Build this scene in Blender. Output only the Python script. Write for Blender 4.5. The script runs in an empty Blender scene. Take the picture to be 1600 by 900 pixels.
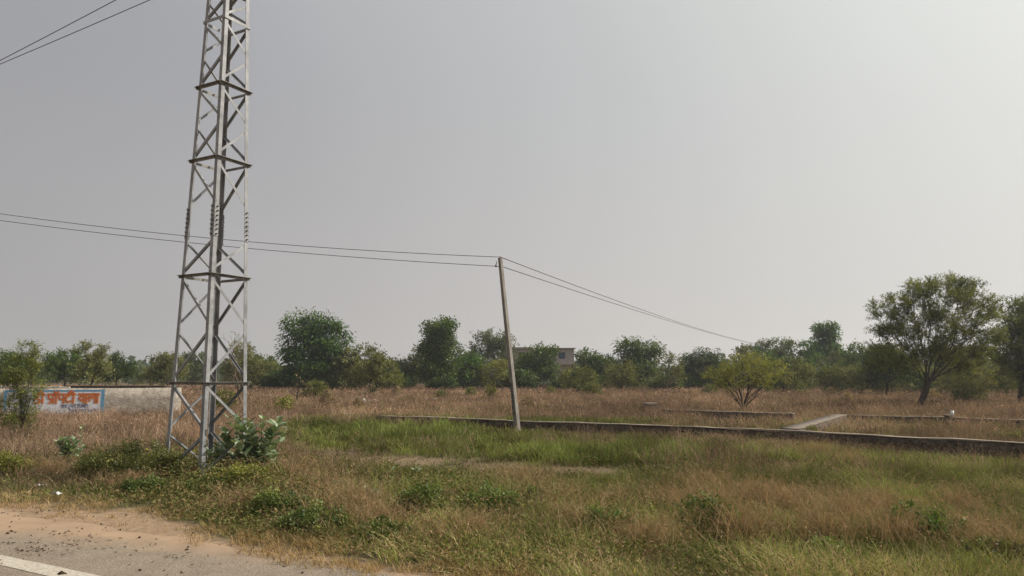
import bpy, math, random
import numpy as np
from mathutils import Vector, Matrix

R = math.radians
rng = np.random.default_rng(7)
random.seed(7)
scene = bpy.context.scene
COL = scene.collection

# ------------------------------------------------------------------ camera
F = 1155.0            # focal length in photo pixels (1600 wide)
CZ = 1.8              # eye height
TH = math.atan(139 / F)
ct, st = math.cos(TH), math.sin(TH)
cam_d = bpy.data.cameras.new('camera')
cam_d.sensor_width = 36
cam_d.lens = 36 * F / 1600
cam_d.clip_start = 0.1
cam_d.clip_end = 8000
cam = bpy.data.objects.new('camera', cam_d)
cam.location = (0, 0, CZ)
cam.rotation_euler = (R(90) + TH, 0, 0)
COL.objects.link(cam)
scene.camera = cam

def at(px, py, Y):
    """world point at world depth Y (along +Y) seen at photo pixel px,py"""
    a = (px - 800) / F
    b = (450 - py) / F
    dy = ct - b * st
    dz = st + b * ct
    return Vector((a * Y / dy, Y, CZ + Y * dz / dy))

def gnd(px, py, z=0.0):
    b = (450 - py) / F
    dy = ct - b * st
    dz = st + b * ct
    Y = (z - CZ) * dy / dz
    return at(px, py, Y)

def topix(X, Y, Z=0.0):
    dep = Y * ct + (Z - CZ) * st
    up = -Y * st + (Z - CZ) * ct
    return 800 + F * X / dep, 450 - F * up / dep

# ------------------------------------------------------------------ helpers
def tag(o, label=None, cat=None, group=None, kind=None):
    if label: o['label'] = label
    if cat: o['category'] = cat
    if group: o['group'] = group
    if kind: o['kind'] = kind
    return o

def empty(name, loc, rz=0.0):
    o = bpy.data.objects.new(name, None)
    o.location = loc
    o.rotation_euler = (0, 0, rz)
    o.empty_display_size = 0.3
    COL.objects.link(o)
    return o

def link(name, me, mat, parent=None, loc=None):
    o = bpy.data.objects.new(name, me)
    if mat is not None and len(me.materials) == 0:
        me.materials.append(mat)
    if parent is not None:
        o.parent = parent
    if loc is not None:
        o.location = loc
    COL.objects.link(o)
    return o

def children_of(o):
    return list(o.children)

def copy_tree(o, parent=None):
    c = o.copy()
    COL.objects.link(c)
    if parent is not None:
        c.parent = parent
    for ch in children_of(o):
        copy_tree(ch, c)
    return c

def np_mesh(name, verts, faces_list, cols=None, smooth=False):
    """faces_list: list of int arrays (n,k). cols: (nverts,3)"""
    me = bpy.data.meshes.new(name)
    verts = np.asarray(verts, dtype=np.float32)
    me.vertices.add(len(verts))
    me.vertices.foreach_set('co', verts.ravel())
    loops, starts, totals = [], [], []
    off = 0
    for fa in faces_list:
        fa = np.asarray(fa, dtype=np.int32)
        if len(fa) == 0: continue
        n, k = fa.shape
        loops.append(fa.ravel())
        starts.append(off + np.arange(n, dtype=np.int32) * k)
        totals.append(np.full(n, k, dtype=np.int32))
        off += n * k
    loops = np.concatenate(loops)
    starts = np.concatenate(starts)
    me.loops.add(len(loops))
    me.loops.foreach_set('vertex_index', loops)
    me.polygons.add(len(starts))
    me.polygons.foreach_set('loop_start', starts)
    if cols is not None:
        ca = me.color_attributes.new('Col', 'FLOAT_COLOR', 'POINT')
        c4 = np.ones((len(verts), 4), dtype=np.float32)
        c4[:, :3] = cols
        ca.data.foreach_set('color', c4.ravel())
    me.update(calc_edges=True)
    if smooth:
        me.polygons.foreach_set('use_smooth', np.ones(len(starts), dtype=bool))
    return me

class MB:
    """collects boxes, bars, tubes into one mesh"""
    def __init__(s):
        s.v = []; s.f = []
    def add(s, vs, fs):
        o = len(s.v)
        s.v += [tuple(v) for v in vs]
        s.f += [tuple(i + o for i in f) for f in fs]
    def box(s, c, size, M=None):
        x, y, z = [a / 2 for a in size]
        vs = [Vector((sx * x, sy * y, sz * z)) for sz in (-1, 1) for sx, sy in ((-1, -1), (1, -1), (1, 1), (-1, 1))]
        if M is not None: vs = [M @ v for v in vs]
        c = Vector(c)
        s.add([v + c for v in vs], [(3, 2, 1, 0), (4, 5, 6, 7), (0, 1, 5, 4), (1, 2, 6, 5), (2, 3, 7, 6), (3, 0, 4, 7)])
    def prism(s, poly, z0, z1):
        n = len(poly)
        vs = [(p[0], p[1], z0) for p in poly] + [(p[0], p[1], z1) for p in poly]
        s.add(vs, [tuple(range(n))[::-1], tuple(range(n, 2 * n))] + [(i, (i + 1) % n, n + (i + 1) % n, n + i) for i in range(n)])
    def section(s, a, b, prof, ux, uy):
        """extrude 2D profile (list of (u,v)) from a to b using axes ux,uy"""
        n = len(prof)
        vs = [a + ux * p[0] + uy * p[1] for p in prof] + [b + ux * p[0] + uy * p[1] for p in prof]
        s.add(vs, [tuple(range(n))[::-1], tuple(range(n, 2 * n))] + [(i, (i + 1) % n, n + (i + 1) % n, n + i) for i in range(n)])
    def tube(s, pts, rad, n=6):
        pts = [Vector(p) for p in pts]
        if not hasattr(rad, '__len__'): rad = [rad] * len(pts)
        vs = []
        for i, p in enumerate(pts):
            d = (pts[min(i + 1, len(pts) - 1)] - pts[max(i - 1, 0)]).normalized()
            a = d.cross(Vector((0.13, 0.21, 1) if abs(d.z) < .95 else (1, 0, 0))).normalized()
            b = d.cross(a)
            for k in range(n):
                t = 2 * math.pi * k / n
                vs.append(p + (a * math.cos(t) + b * math.sin(t)) * rad[i])
        fs = []
        for i in range(len(pts) - 1):
            for k in range(n):
                fs.append((i * n + k, i * n + (k + 1) % n, (i + 1) * n + (k + 1) % n, (i + 1) * n + k))
        fs.append(tuple(range(n))[::-1]); fs.append(tuple(range((len(pts) - 1) * n, len(pts) * n)))
        s.add(vs, fs)
    def lathe(s, base, prof, n=10, axis=Vector((0, 0, 1))):
        base = Vector(base); axis = axis.normalized()
        a = axis.cross(Vector((1, 0, 0)) if abs(axis.x) < .9 else Vector((0, 1, 0))).normalized(); b = axis.cross(a)
        vs = []
        for r, h in prof:
            for k in range(n):
                t = 2 * math.pi * k / n
                vs.append(base + axis * h + (a * math.cos(t) + b * math.sin(t)) * r)
        fs = []
        for i in range(len(prof) - 1):
            for k in range(n):
                fs.append((i * n + k, i * n + (k + 1) % n, (i + 1) * n + (k + 1) % n, (i + 1) * n + k))
        fs.append(tuple(range(n))[::-1]); fs.append(tuple(range((len(prof) - 1) * n, len(prof) * n)))
        s.add(vs, fs)
    def build(s, name, mat, parent=None, loc=None, smooth=False, bevel=0, origin=None):
        me = bpy.data.meshes.new(name)
        vs = s.v
        if origin is not None:
            o = Vector(origin); vs = [tuple(Vector(v) - o) for v in vs]
        me.from_pydata(vs, [], s.f)
        me.update()
        if smooth:
            for p in me.polygons: p.use_smooth = True
        ob = link(name, me, mat, parent, loc)
        if bevel:
            m = ob.modifiers.new('bevel', 'BEVEL'); m.width = bevel; m.segments = 2; m.limit_method = 'ANGLE'
        return ob

# ------------------------------------------------------------------ value noise (numpy)
def vnoise(x, y, s, seed=0):
    x = np.asarray(x, float) / s + 1000.0; y = np.asarray(y, float) / s + 1000.0
    xi = np.floor(x).astype(np.int64); yi = np.floor(y).astype(np.int64)
    fx = x - xi; fy = y - yi
    fx = fx * fx * (3 - 2 * fx); fy = fy * fy * (3 - 2 * fy)
    def h(a, b):
        n = (a * 374761393 + b * 668265263 + seed * 974711) & 0xffffffff
        n = ((n ^ (n >> 13)) * 1274126177) & 0xffffffff
        return ((n ^ (n >> 16)) & 0xffff) / 65535.0
    return (h(xi, yi) * (1 - fx) + h(xi + 1, yi) * fx) * (1 - fy) + (h(xi, yi + 1) * (1 - fx) + h(xi + 1, yi + 1) * fx) * fy

def fbm(x, y, s, seed=0, o=3):
    t = 0; a = .5; w = 0
    for i in range(o):
        t = t + a * vnoise(x, y, s / 2 ** i, seed + i); w += a; a *= .55
    return t / w

def sstep(a, b, x):
    t = np.clip((np.asarray(x, float) - a) / (b - a), 0, 1)
    return t * t * (3 - 2 * t)

# ------------------------------------------------------------------ materials
def new_mat(name):
    m = bpy.data.materials.new(name); m.use_nodes = True
    nt = m.node_tree; nt.nodes.clear()
    out = nt.nodes.new('ShaderNodeOutputMaterial')
    return m, nt, out

def N(nt, t, **kw):
    n = nt.nodes.new(t)
    for k, v in kw.items():
        if k in n.inputs: n.inputs[k].default_value = v
        else: setattr(n, k, v)
    return n

def surf_mat(name, c1, c2, scale=4.0, rough=.9, bump=.3, bscale=30.0, c3=None, metallic=0.0, detail=6, stretch=(1, 1, 1), bdist=.02, spec=.3, lo=.35, hi=.65):
    m, nt, out = new_mat(name)
    b = N(nt, 'ShaderNodeBsdfPrincipled', Roughness=rough, Metallic=metallic)
    b.inputs['Specular IOR Level'].default_value = spec
    tc = N(nt, 'ShaderNodeTexCoord'); mp = N(nt, 'ShaderNodeMapping'); mp.inputs['Scale'].default_value = stretch
    nt.links.new(tc.outputs['Object'], mp.inputs['Vector'])
    n1 = N(nt, 'ShaderNodeTexNoise', Scale=scale, Detail=detail, Roughness=.65)
    nt.links.new(mp.outputs[0], n1.inputs['Vector'])
    cr = N(nt, 'ShaderNodeValToRGB')
    cr.color_ramp.elements[0].position = lo; cr.color_ramp.elements[0].color = (*c1, 1)
    cr.color_ramp.elements[1].position = hi; cr.color_ramp.elements[1].color = (*c2, 1)
    nt.links.new(n1.outputs['Fac'], cr.inputs[0])
    col = cr.outputs[0]
    if c3 is not None:
        n2 = N(nt, 'ShaderNodeTexNoise', Scale=scale * 5.3, Detail=5, Roughness=.7)
        nt.links.new(mp.outputs[0], n2.inputs['Vector'])
        r2 = N(nt, 'ShaderNodeValToRGB')
        r2.color_ramp.elements[0].position = .52; r2.color_ramp.elements[0].color = (0, 0, 0, 1)
        r2.color_ramp.elements[1].position = .66; r2.color_ramp.elements[1].color = (1, 1, 1, 1)
        nt.links.new(n2.outputs['Fac'], r2.inputs[0])
        mx = N(nt, 'ShaderNodeMix', data_type='RGBA')
        nt.links.new(r2.outputs[0], mx.inputs['Factor']); nt.links.new(col, mx.inputs['A']); mx.inputs['B'].default_value = (*c3, 1)
        col = mx.outputs['Result']
    nt.links.new(col, b.inputs['Base Color'])
    nb = N(nt, 'ShaderNodeTexNoise', Scale=bscale, Detail=5, Roughness=.6)
    nt.links.new(mp.outputs[0], nb.inputs['Vector'])
    bp = N(nt, 'ShaderNodeBump', Strength=bump, Distance=bdist)
    nt.links.new(nb.outputs['Fac'], bp.inputs['Height']); nt.links.new(bp.outputs[0], b.inputs['Normal'])
    nt.links.new(b.outputs[0], out.inputs[0])
    return m

def leaf_mat(name, trans=.35, gloss=.0, tint=(1, 1, 1)):
    m, nt, out = new_mat(name)
    at_ = N(nt, 'ShaderNodeAttribute', attribute_name='Col')
    oi = N(nt, 'ShaderNodeObjectInfo')
    mr = N(nt, 'ShaderNodeMapRange'); mr.inputs['To Min'].default_value = .85; mr.inputs['To Max'].default_value = 1.15
    nt.links.new(oi.outputs['Random'], mr.inputs['Value'])
    mul = N(nt, 'ShaderNodeVectorMath', operation='SCALE')
    nt.links.new(at_.outputs['Color'], mul.inputs[0]); nt.links.new(mr.outputs[0], mul.inputs['Scale'])
    d = N(nt, 'ShaderNodeBsdfDiffuse'); t = N(nt, 'ShaderNodeBsdfTranslucent')
    nt.links.new(mul.outputs[0], d.inputs[0])
    warm = N(nt, 'ShaderNodeVectorMath', operation='MULTIPLY'); warm.inputs[1].default_value = (1.25 * tint[0], 1.2 * tint[1], .6 * tint[2])
    nt.links.new(mul.outputs[0], warm.inputs[0]); nt.links.new(warm.outputs[0], t.inputs[0])
    mx = N(nt, 'ShaderNodeMixShader'); mx.inputs[0].default_value = trans
    nt.links.new(d.outputs[0], mx.inputs[1]); nt.links.new(t.outputs[0], mx.inputs[2])
    last = mx
    if gloss:
        g = N(nt, 'ShaderNodeBsdfGlossy', Roughness=.45)
        m2 = N(nt, 'ShaderNodeMixShader'); m2.inputs[0].default_value = gloss
        nt.links.new(mx.outputs[0], m2.inputs[1]); nt.links.new(g.outputs[0], m2.inputs[2]); last = m2
    nt.links.new(last.outputs[0], out.inputs[0])
    return m

M_LEAF = leaf_mat('foliage_leaves', .3, .02, (1, 1, .8))
M_GRASS = leaf_mat('grass_blades', .28, .0, (.86, .86, 1.25))
M_WAXY = leaf_mat('waxy_leaves', .22, .07)
M_BARK = surf_mat('tree_bark', (.035, .028, .022), (.085, .068, .05), 6, bump=.6, stretch=(3, 3, .6))
M_TWIG = surf_mat('dry_twig_bark', (.07, .05, .035), (.15, .115, .08), 6, bump=.3)
M_STEM = surf_mat('green_stem', (.11, .14, .05), (.2, .2, .1), 6, bump=.2)

def galv():
    m, nt, out = new_mat('weathered_galvanised_steel')
    b = N(nt, 'ShaderNodeBsdfPrincipled', Roughness=.6, Metallic=.1)
    tc = N(nt, 'ShaderNodeTexCoord')
    n1 = N(nt, 'ShaderNodeTexNoise', Scale=3.0, Detail=7, Roughness=.7); nt.links.new(tc.outputs['Object'], n1.inputs['Vector'])
    cr = N(nt, 'ShaderNodeValToRGB'); e = cr.color_ramp.elements
    e[0].position = .3; e[0].color = (.10, .104, .11, 1); e[1].position = .66; e[1].color = (.30, .305, .31, 1)
    nt.links.new(n1.outputs['Fac'], cr.inputs[0])
    n2 = N(nt, 'ShaderNodeTexNoise', Scale=14.0, Detail=8, Roughness=.75); nt.links.new(tc.outputs['Object'], n2.inputs['Vector'])
    r2 = N(nt, 'ShaderNodeValToRGB'); e = r2.color_ramp.elements
    e[0].position = .56; e[0].color = (0, 0, 0, 1); e[1].position = .74; e[1].color = (1, 1, 1, 1)
    nt.links.new(n2.outputs['Fac'], r2.inputs[0])
    mx = N(nt, 'ShaderNodeMix', data_type='RGBA'); mx.inputs['B'].default_value = (.16, .12, .085, 1)
    nt.links.new(r2.outputs[0], mx.inputs['Factor']); nt.links.new(cr.outputs[0], mx.inputs['A'])
    nt.links.new(mx.outputs['Result'], b.inputs['Base Color'])
    bp = N(nt, 'ShaderNodeBump', Strength=.15, Distance=.005); nt.links.new(n2.outputs['Fac'], bp.inputs['Height']); nt.links.new(bp.outputs[0], b.inputs['Normal'])
    nt.links.new(b.outputs[0], out.inputs[0])
    return m
M_GALV = galv()
M_BELT = surf_mat('dull_shade_toned_steel', (.1, .095, .09), (.24, .225, .2), 5, rough=.6, bump=.2, metallic=.3)  # belt steel toned darker, painting the shade of belts seen from below
M_BOLT = surf_mat('bolt_steel', (.06, .055, .05), (.14, .13, .12), 20, rough=.6, metallic=.4)
M_CONC = surf_mat('weathered_concrete', (.17, .155, .135), (.29, .265, .235), 5, bump=.5, c3=(.2, .175, .15), stretch=(1, 1, .5))
M_WIRE = surf_mat('aluminium_conductor', (.05, .05, .05), (.09, .09, .09), 5, rough=.7, bump=0)
M_INS = surf_mat('brown_porcelain', (.09, .03, .015), (.13, .05, .03), 5, rough=.25, bump=0)
M_PAINTDARK = surf_mat('faded_black_paint', (.045, .045, .05), (.09, .09, .1), 20, bump=.1)

# ------------------------------------------------------------------ sky + sun + haze
SUN_AZ, SUN_EL = R(82), R(38)       # azimuth from +Y towards +X
sd = Vector((math.sin(SUN_AZ) * math.cos(SUN_EL), math.cos(SUN_AZ) * math.cos(SUN_EL), math.sin(SUN_EL)))
w = bpy.data.worlds.new('World'); scene.world = w; w.use_nodes = True
nt = w.node_tree; nt.nodes.clear()
wo = nt.nodes.new('ShaderNodeOutputWorld'); bg = nt.nodes.new('ShaderNodeBackground')
sky = nt.nodes.new('ShaderNodeTexSky'); sky.sky_type = 'NISHITA'; sky.sun_disc = False
sky.sun_elevation = SUN_EL; sky.sun_rotation = SUN_AZ; sky.dust_density = 8; sky.air_density = 1.5; sky.ozone_density = 1
hs = nt.nodes.new('ShaderNodeHueSaturation'); hs.inputs['Saturation'].default_value = .12
nt.links.new(sky.outputs[0], hs.inputs['Color'])
tc = nt.nodes.new('ShaderNodeTexCoord')
dt = nt.nodes.new('ShaderNodeVectorMath'); dt.operation = 'DOT_PRODUCT'; dt.inputs[1].default_value = sd
nt.links.new(tc.outputs['Generated'], dt.inputs[0])
mr = nt.nodes.new('ShaderNodeMapRange'); mr.inputs['From Min'].default_value = -1; mr.inputs['From Max'].default_value = 1
nt.links.new(dt.outputs['Value'], mr.inputs['Value'])
cr = nt.nodes.new('ShaderNodeValToRGB')
def lin(c): return tuple(((v / 255 + .055) / 1.055) ** 2.4 if v > 10 else v / 255 / 12.92 for v in c)
def stop(r, pos, c):
    e = r.color_ramp.elements.new(pos); e.color = (*lin(c), 1)
el = cr.color_ramp.elements
el[0].position = 0; el[0].color = (*lin((145, 146, 152)), 1)
el[1].position = 1; el[1].color = (*lin((250, 250, 246)), 1)
stop(cr, .365, (152, 153, 158)); stop(cr, .515, (163, 164, 169)); stop(cr, .60, (178, 179, 182)); stop(cr, .725, (195, 197, 198)); stop(cr, .80, (211, 213, 211)); stop(cr, .90, (234, 236, 232))
nt.links.new(mr.outputs[0], cr.inputs[0])
# horizon haze: lighter, slightly pinkish near the ground
sp = nt.nodes.new('ShaderNodeSeparateXYZ'); nt.links.new(tc.outputs['Generated'], sp.inputs[0])
m2 = nt.nodes.new('ShaderNodeMapRange'); m2.inputs['From Min'].default_value = 0; m2.inputs['From Max'].default_value = .42; m2.inputs['To Min'].default_value = 1; m2.inputs['To Max'].default_value = 0
m2.interpolation_type = 'SMOOTHSTEP'
nt.links.new(sp.outputs['Z'], m2.inputs['Value'])
hz = nt.nodes.new('ShaderNodeMix'); hz.data_type = 'RGBA'; hz.blend_type = 'MIX'
hr = nt.nodes.new('ShaderNodeValToRGB'); e2 = hr.color_ramp.elements
e2[0].position = 0; e2[0].color = (*lin((160, 158, 160)), 1); e2[1].position = 1; e2[1].color = (*lin((225, 224, 218)), 1)
stop(hr, .365, (174, 172, 173)); stop(hr, .6, (202, 198, 196)); stop(hr, .80, (219, 217, 213))
nt.links.new(mr.outputs[0], hr.inputs[0])
nt.links.new(m2.outputs[0], hz.inputs['Factor']); nt.links.new(cr.outputs[0], hz.inputs['A']); nt.links.new(hr.outputs[0], hz.inputs['B'])
sc10 = nt.nodes.new('ShaderNodeVectorMath'); sc10.operation = 'SCALE'; sc10.inputs['Scale'].default_value = 10.0
nsk = nt.nodes.new('ShaderNodeTexNoise'); nsk.inputs['Scale'].default_value = 2.2; nsk.inputs['Detail'].default_value = 5; nt.links.new(tc.outputs['Generated'], nsk.inputs['Vector'])
nmr = nt.nodes.new('ShaderNodeMapRange'); nmr.inputs['To Min'].default_value = 9.9; nmr.inputs['To Max'].default_value = 10.55; nt.links.new(nsk.outputs['Fac'], nmr.inputs['Value']); nt.links.new(nmr.outputs[0], sc10.inputs['Scale'])
nt.links.new(hz.outputs['Result'], sc10.inputs[0])
mixs = nt.nodes.new('ShaderNodeMix'); mixs.data_type = 'RGBA'; mixs.inputs['Factor'].default_value = .88
nt.links.new(hs.outputs[0], mixs.inputs['A']); nt.links.new(sc10.outputs[0], mixs.inputs['B'])
nt.links.new(mixs.outputs['Result'], bg.inputs['Color']); bg.inputs['Strength'].default_value = .1
nt.links.new(bg.outputs[0], wo.inputs[0])

sun_d = bpy.data.lights.new('sun', 'SUN'); sun_d.energy = 5.0; sun_d.angle = R(.8); sun_d.color = (1, .93, .82)
sun = bpy.data.objects.new('sun', sun_d); sun.rotation_euler = sd.to_track_quat('Z', 'Y').to_euler(); sun.location = (30, 10, 40); COL.objects.link(sun)
scene.view_settings.view_transform = 'Standard'
scene.view_settings.look = 'None'
scene.view_settings.exposure = 0
scene.view_settings.gamma = 1
scene.cycles.max_bounces = 5; scene.cycles.diffuse_bounces = 3; scene.cycles.transmission_bounces = 3; scene.cycles.volume_bounces = 0
scene.cycles.transparent_max_bounces = 8

HAZE = 0.0005
hm, hnt, hout = new_mat('haze_volume')
vs = N(hnt, 'ShaderNodeVolumeScatter', Density=HAZE, Anisotropy=.35); vs.inputs['Color'].default_value = (.93, .95, 1, 1)
hnt.links.new(vs.outputs[0], hout.inputs['Volume'])
mb = MB(); mb.box((0, 600, 29), (2400, 1400, 62))
tag(mb.build('haze', hm), 'thin grey dust haze lying over the fields', None, None, 'structure')

# ------------------------------------------------------------------ ground zones (world position -> cover)
def zones(X, Y):
    px, py = topix(X, Y)
    behind = Y < 3
    n1 = fbm(X, Y, 3.0, 3); n2 = fbm(X, Y, 1.1, 11); n3 = fbm(X, Y, 7.0, 21)
    edge = np.interp(px, [-600, 0, 140, 250, 300, 400, 480, 560, 640, 720, 1600], [760, 781, 793, 800, 822, 848, 860, 874, 889, 905, 1040])
    edge = edge + (n2 - .5) * 40 + (fbm(X, Y, .35, 61) - .5) * 26
    e = (edge - py)                      # >0 : inside the field, photo pixels
    n4 = fbm(X, Y, .55, 33)
    left = 1 - sstep(380, 500, px)
    bl = left * (.88 - .55 * sstep(672, 715, py))
    right = sstep(930, 1120, px)
    br = right * .33 * (1 - .3 * sstep(735, 790, py))
    mid = (1 - left) * (1 - right) * .10
    fg = sstep(745, 790, py)
    lower = (bl + br + mid) * (1 - fg) + fg * (.17 + .14 * right)
    sw = sstep(646, 664, py + (n1 - .5) * 16)
    brown = .80 * (1 - sw) + lower * sw
    brown = np.clip(brown + (n1 - .5) * (.35 + .45 * sw) + (n2 - .5) * .6 + (n4 - .5) * .3 * sw, 0, 1)
    def blob(cx, cy, rx, ry): return np.exp(-(((px - cx) / rx) ** 2 + ((py - cy) / ry) ** 2))
    bare = blob(640, 720, 120, 9) + blob(790, 735, 120, 9) + .9 * blob(930, 740, 55, 8) + .7 * blob(500, 704, 70, 12) + .5 * blob(960, 768, 90, 10) + .6 * blob(110, 745, 60, 6)
    bare = np.clip(bare * (.3 + 1.5 * n2), 0, 1)
    green = (.8 * blob(660, 690, 170, 16) + .9 * blob(940, 714, 150, 12) + .7 * blob(560, 668, 160, 9) + .7 * blob(840, 668, 220, 9) + 1.0 * blob(1450, 815, 150, 38) + .5 * blob(760, 770, 120, 18) + .6 * blob(1180, 715, 260, 10) + .6 * blob(1430, 735, 200, 12) + .6 * blob(1120, 765, 150, 12) + .4 * blob(420, 680, 120, 8)) * (.3 + 1.3 * n1)
    green = np.clip(green, 0, 1)
    brown = brown * (1 - .7 * green)
    return px, py, e, brown, bare, np.clip(green, 0, 1), n1, n2, n3

def gz(X, Y):
    """gentle lumps in the ground"""
    return (fbm(X, Y, 5.0, 40) - .5) * .10 + (fbm(X, Y, .9, 41) - .5) * .035

# ------------------------------------------------------------------ ground sheet
def sgrid(a, b, n, c, k):
    u = np.linspace(math.asinh((a - c) / k), math.asinh((b - c) / k), n)
    return c + k * np.sinh(u)
gx = sgrid(-2600, 2600, 420, 0, 6.0)
gy = sgrid(-600, 3600, 460, 8.0, 6.0)
GX, GY = np.meshgrid(gx, gy)
px, py, e, brown, bare, green, n1, n2, n3 = zones(GX, np.maximum(GY, 3.0))
rd = np.array([math.sin(R(-61.2)), math.cos(R(-61.2))])     # road direction
rn = np.array([-rd[1], rd[0]]) * -1                            # towards the field
if rn[1] < 0: rn = -rn
p0 = gnd(620, 898)
def roadside(X, Y): return (X - p0.x) * rn[0] + (Y - p0.y) * rn[1]   # >0 field side, metres from the asphalt edge
RS = roadside(GX, GY)
e = np.where(RS < 0.15, -50, e)
field = sstep(-8, 10, e) * np.ones_like(GX)
sand = 1 - field
GZ = gz(GX, GY) * sstep(.3, 2.0, RS) * (np.abs(GX) < 200)
GZ = np.where(RS < 0.3, 0, GZ)
def C(*c): return np.array(c, float)
soil = C(.165, .112, .066); sandc = C(.36, .25, .16); gcol = C(.07, .07, .03); bcol = C(.15, .105, .07)
mixv = (brown[..., None]) * bcol + (1 - brown[..., None]) * gcol  # soil under grass kept dark to paint the shaded gaps between blades
mixv = mixv * (1 - bare[..., None]) + C(.22, .155, .10) * bare[..., None]
cols = mixv * field[..., None] + sandc * sand[..., None]
cols *= (.8 + .4 * n2)[..., None]
ny, nx = GX.shape
idx = np.arange(ny * nx).reshape(ny, nx)
faces = np.stack([idx[:-1, :-1], idx[:-1, 1:], idx[1:, 1:], idx[1:, :-1]], -1).reshape(-1, 4)
me = np_mesh('ground', np.stack([GX, GY, GZ], -1).reshape(-1, 3), [faces], cols.reshape(-1, 3), True)
gm, gnt, gout = new_mat('field_soil')
b = N(gnt, 'ShaderNodeBsdfPrincipled', Roughness=.95); b.inputs['Specular IOR Level'].default_value = .15
a = N(gnt, 'ShaderNodeAttribute', attribute_name='Col'); tcg = N(gnt, 'ShaderNodeTexCoord')
ng = N(gnt, 'ShaderNodeTexNoise', Scale=9.0, Detail=8, Roughness=.75); gnt.links.new(tcg.outputs['Object'], ng.inputs['Vector'])
mrg = N(gnt, 'ShaderNodeMapRange'); mrg.inputs['From Min'].default_value = .3; mrg.inputs['From Max'].default_value = .7; mrg.inputs['To Min'].default_value = .6; mrg.inputs['To Max'].default_value = 1.35
gnt.links.new(ng.outputs['Fac'], mrg.inputs['Value'])
vm = N(gnt, 'ShaderNodeVectorMath', operation='SCALE'); gnt.links.new(a.outputs['Color'], vm.inputs[0]); gnt.links.new(mrg.outputs[0], vm.inputs['Scale'])
gnt.links.new(vm.outputs[0], b.inputs['Base Color'])
nb = N(gnt, 'ShaderNodeTexNoise', Scale=35.0, Detail=8, Roughness=.8); gnt.links.new(tcg.outputs['Object'], nb.inputs['Vector'])
bp = N(gnt, 'ShaderNodeBump', Strength=.9, Distance=.03); gnt.links.new(nb.outputs['Fac'], bp.inputs['Height']); gnt.links.new(bp.outputs[0], b.inputs['Normal'])
gnt.links.new(b.outputs[0], gout.inputs[0])
g = link('ground', me, gm); tag(g, 'open field ground of dry earth and sand', None, None, 'structure')

# ------------------------------------------------------------------ road (asphalt sheet with dusty edge) + edge line
ang = math.atan2(rd[1], rd[0])
road_o = Vector((p0.x, p0.y, 0))
def road_mat():
    m, nt, out = new_mat('worn_dusty_asphalt')
    b = N(nt, 'ShaderNodeBsdfPrincipled', Roughness=.9); b.inputs['Specular IOR Level'].default_value = .25
    tc = N(nt, 'ShaderNodeTexCoord')
    n1 = N(nt, 'ShaderNodeTexNoise', Scale=55.0, Detail=6, Roughness=.8); nt.links.new(tc.outputs['Object'], n1.inputs['Vector'])
    c1 = N(nt, 'ShaderNodeValToRGB'); e = c1.color_ramp.elements
    e[0].position = .36; e[0].color = (.10, .082, .064, 1); e[1].position = .62; e[1].color = (.34, .275, .205, 1)
    nt.links.new(n1.outputs['Fac'], c1.inputs[0])
    sx = N(nt, 'ShaderNodeSeparateXYZ'); nt.links.new(tc.outputs['Object'], sx.inputs[0])
    n2 = N(nt, 'ShaderNodeTexNoise', Scale=1.6, Detail=8, Roughness=.7); nt.links.new(tc.outputs['Object'], n2.inputs['Vector'])
    # dust amount grows towards the edge (local y = 0) and thins over ~1.2 m
    ma = N(nt, 'ShaderNodeMapRange'); ma.inputs['From Min'].default_value = -.35; ma.inputs['From Max'].default_value = .75
    wx = N(nt, 'ShaderNodeMapRange'); wx.inputs['From Min'].default_value = -7.5; wx.inputs['From Max'].default_value = .5; wx.inputs['To Min'].default_value = 1.35; wx.inputs['To Max'].default_value = -.05
    nt.links.new(sx.outputs['X'], wx.inputs['Value'])
    sy_ = N(nt, 'ShaderNodeMath', operation='ADD'); nt.links.new(sx.outputs['Y'], sy_.inputs[0]); nt.links.new(wx.outputs[0], sy_.inputs[1]); nt.links.new(sy_.outputs[0], ma.inputs['Value'])
    ad = N(nt, 'ShaderNodeMath', operation='ADD'); nt.links.new(ma.outputs[0], ad.inputs[0]); nt.links.new(n2.outputs['Fac'], ad.inputs[1])
    mb_ = N(nt, 'ShaderNodeMapRange'); mb_.inputs['From Min'].default_value = .75; mb_.inputs['From Max'].default_value = 1.25; nt.links.new(ad.outputs[0], mb_.inputs['Value'])
    mx = N(nt, 'ShaderNodeMix', data_type='RGBA'); nt.links.new(mb_.outputs[0], mx.inputs['Factor']); nt.links.new(c1.outputs[0], mx.inputs['A']); mx.inputs['B'].default_value = (.345, .24, .155, 1)
    n3 = N(nt, 'ShaderNodeTexNoise', Scale=3.0, Detail=4); nt.links.new(tc.outputs['Object'], n3.inputs['Vector'])
    mr = N(nt, 'ShaderNodeMapRange'); mr.inputs['To Min'].default_value = .75; mr.inputs['To Max'].default_value = 1.25; nt.links.new(n3.outputs['Fac'], mr.inputs['Value'])
    vm = N(nt, 'ShaderNodeVectorMath', operation='SCALE'); nt.links.new(mx.outputs['Result'], vm.inputs[0]); nt.links.new(mr.outputs[0], vm.inputs['Scale'])
    nt.links.new(vm.outputs[0], b.inputs['Base Color'])
    bp = N(nt, 'ShaderNodeBump', Strength=.6, Distance=.01); nt.links.new(n1.outputs['Fac'], bp.inputs['Height']); nt.links.new(bp.outputs[0], b.inputs['Normal'])
    nt.links.new(b.outputs[0], out.inputs[0]); return m
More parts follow.
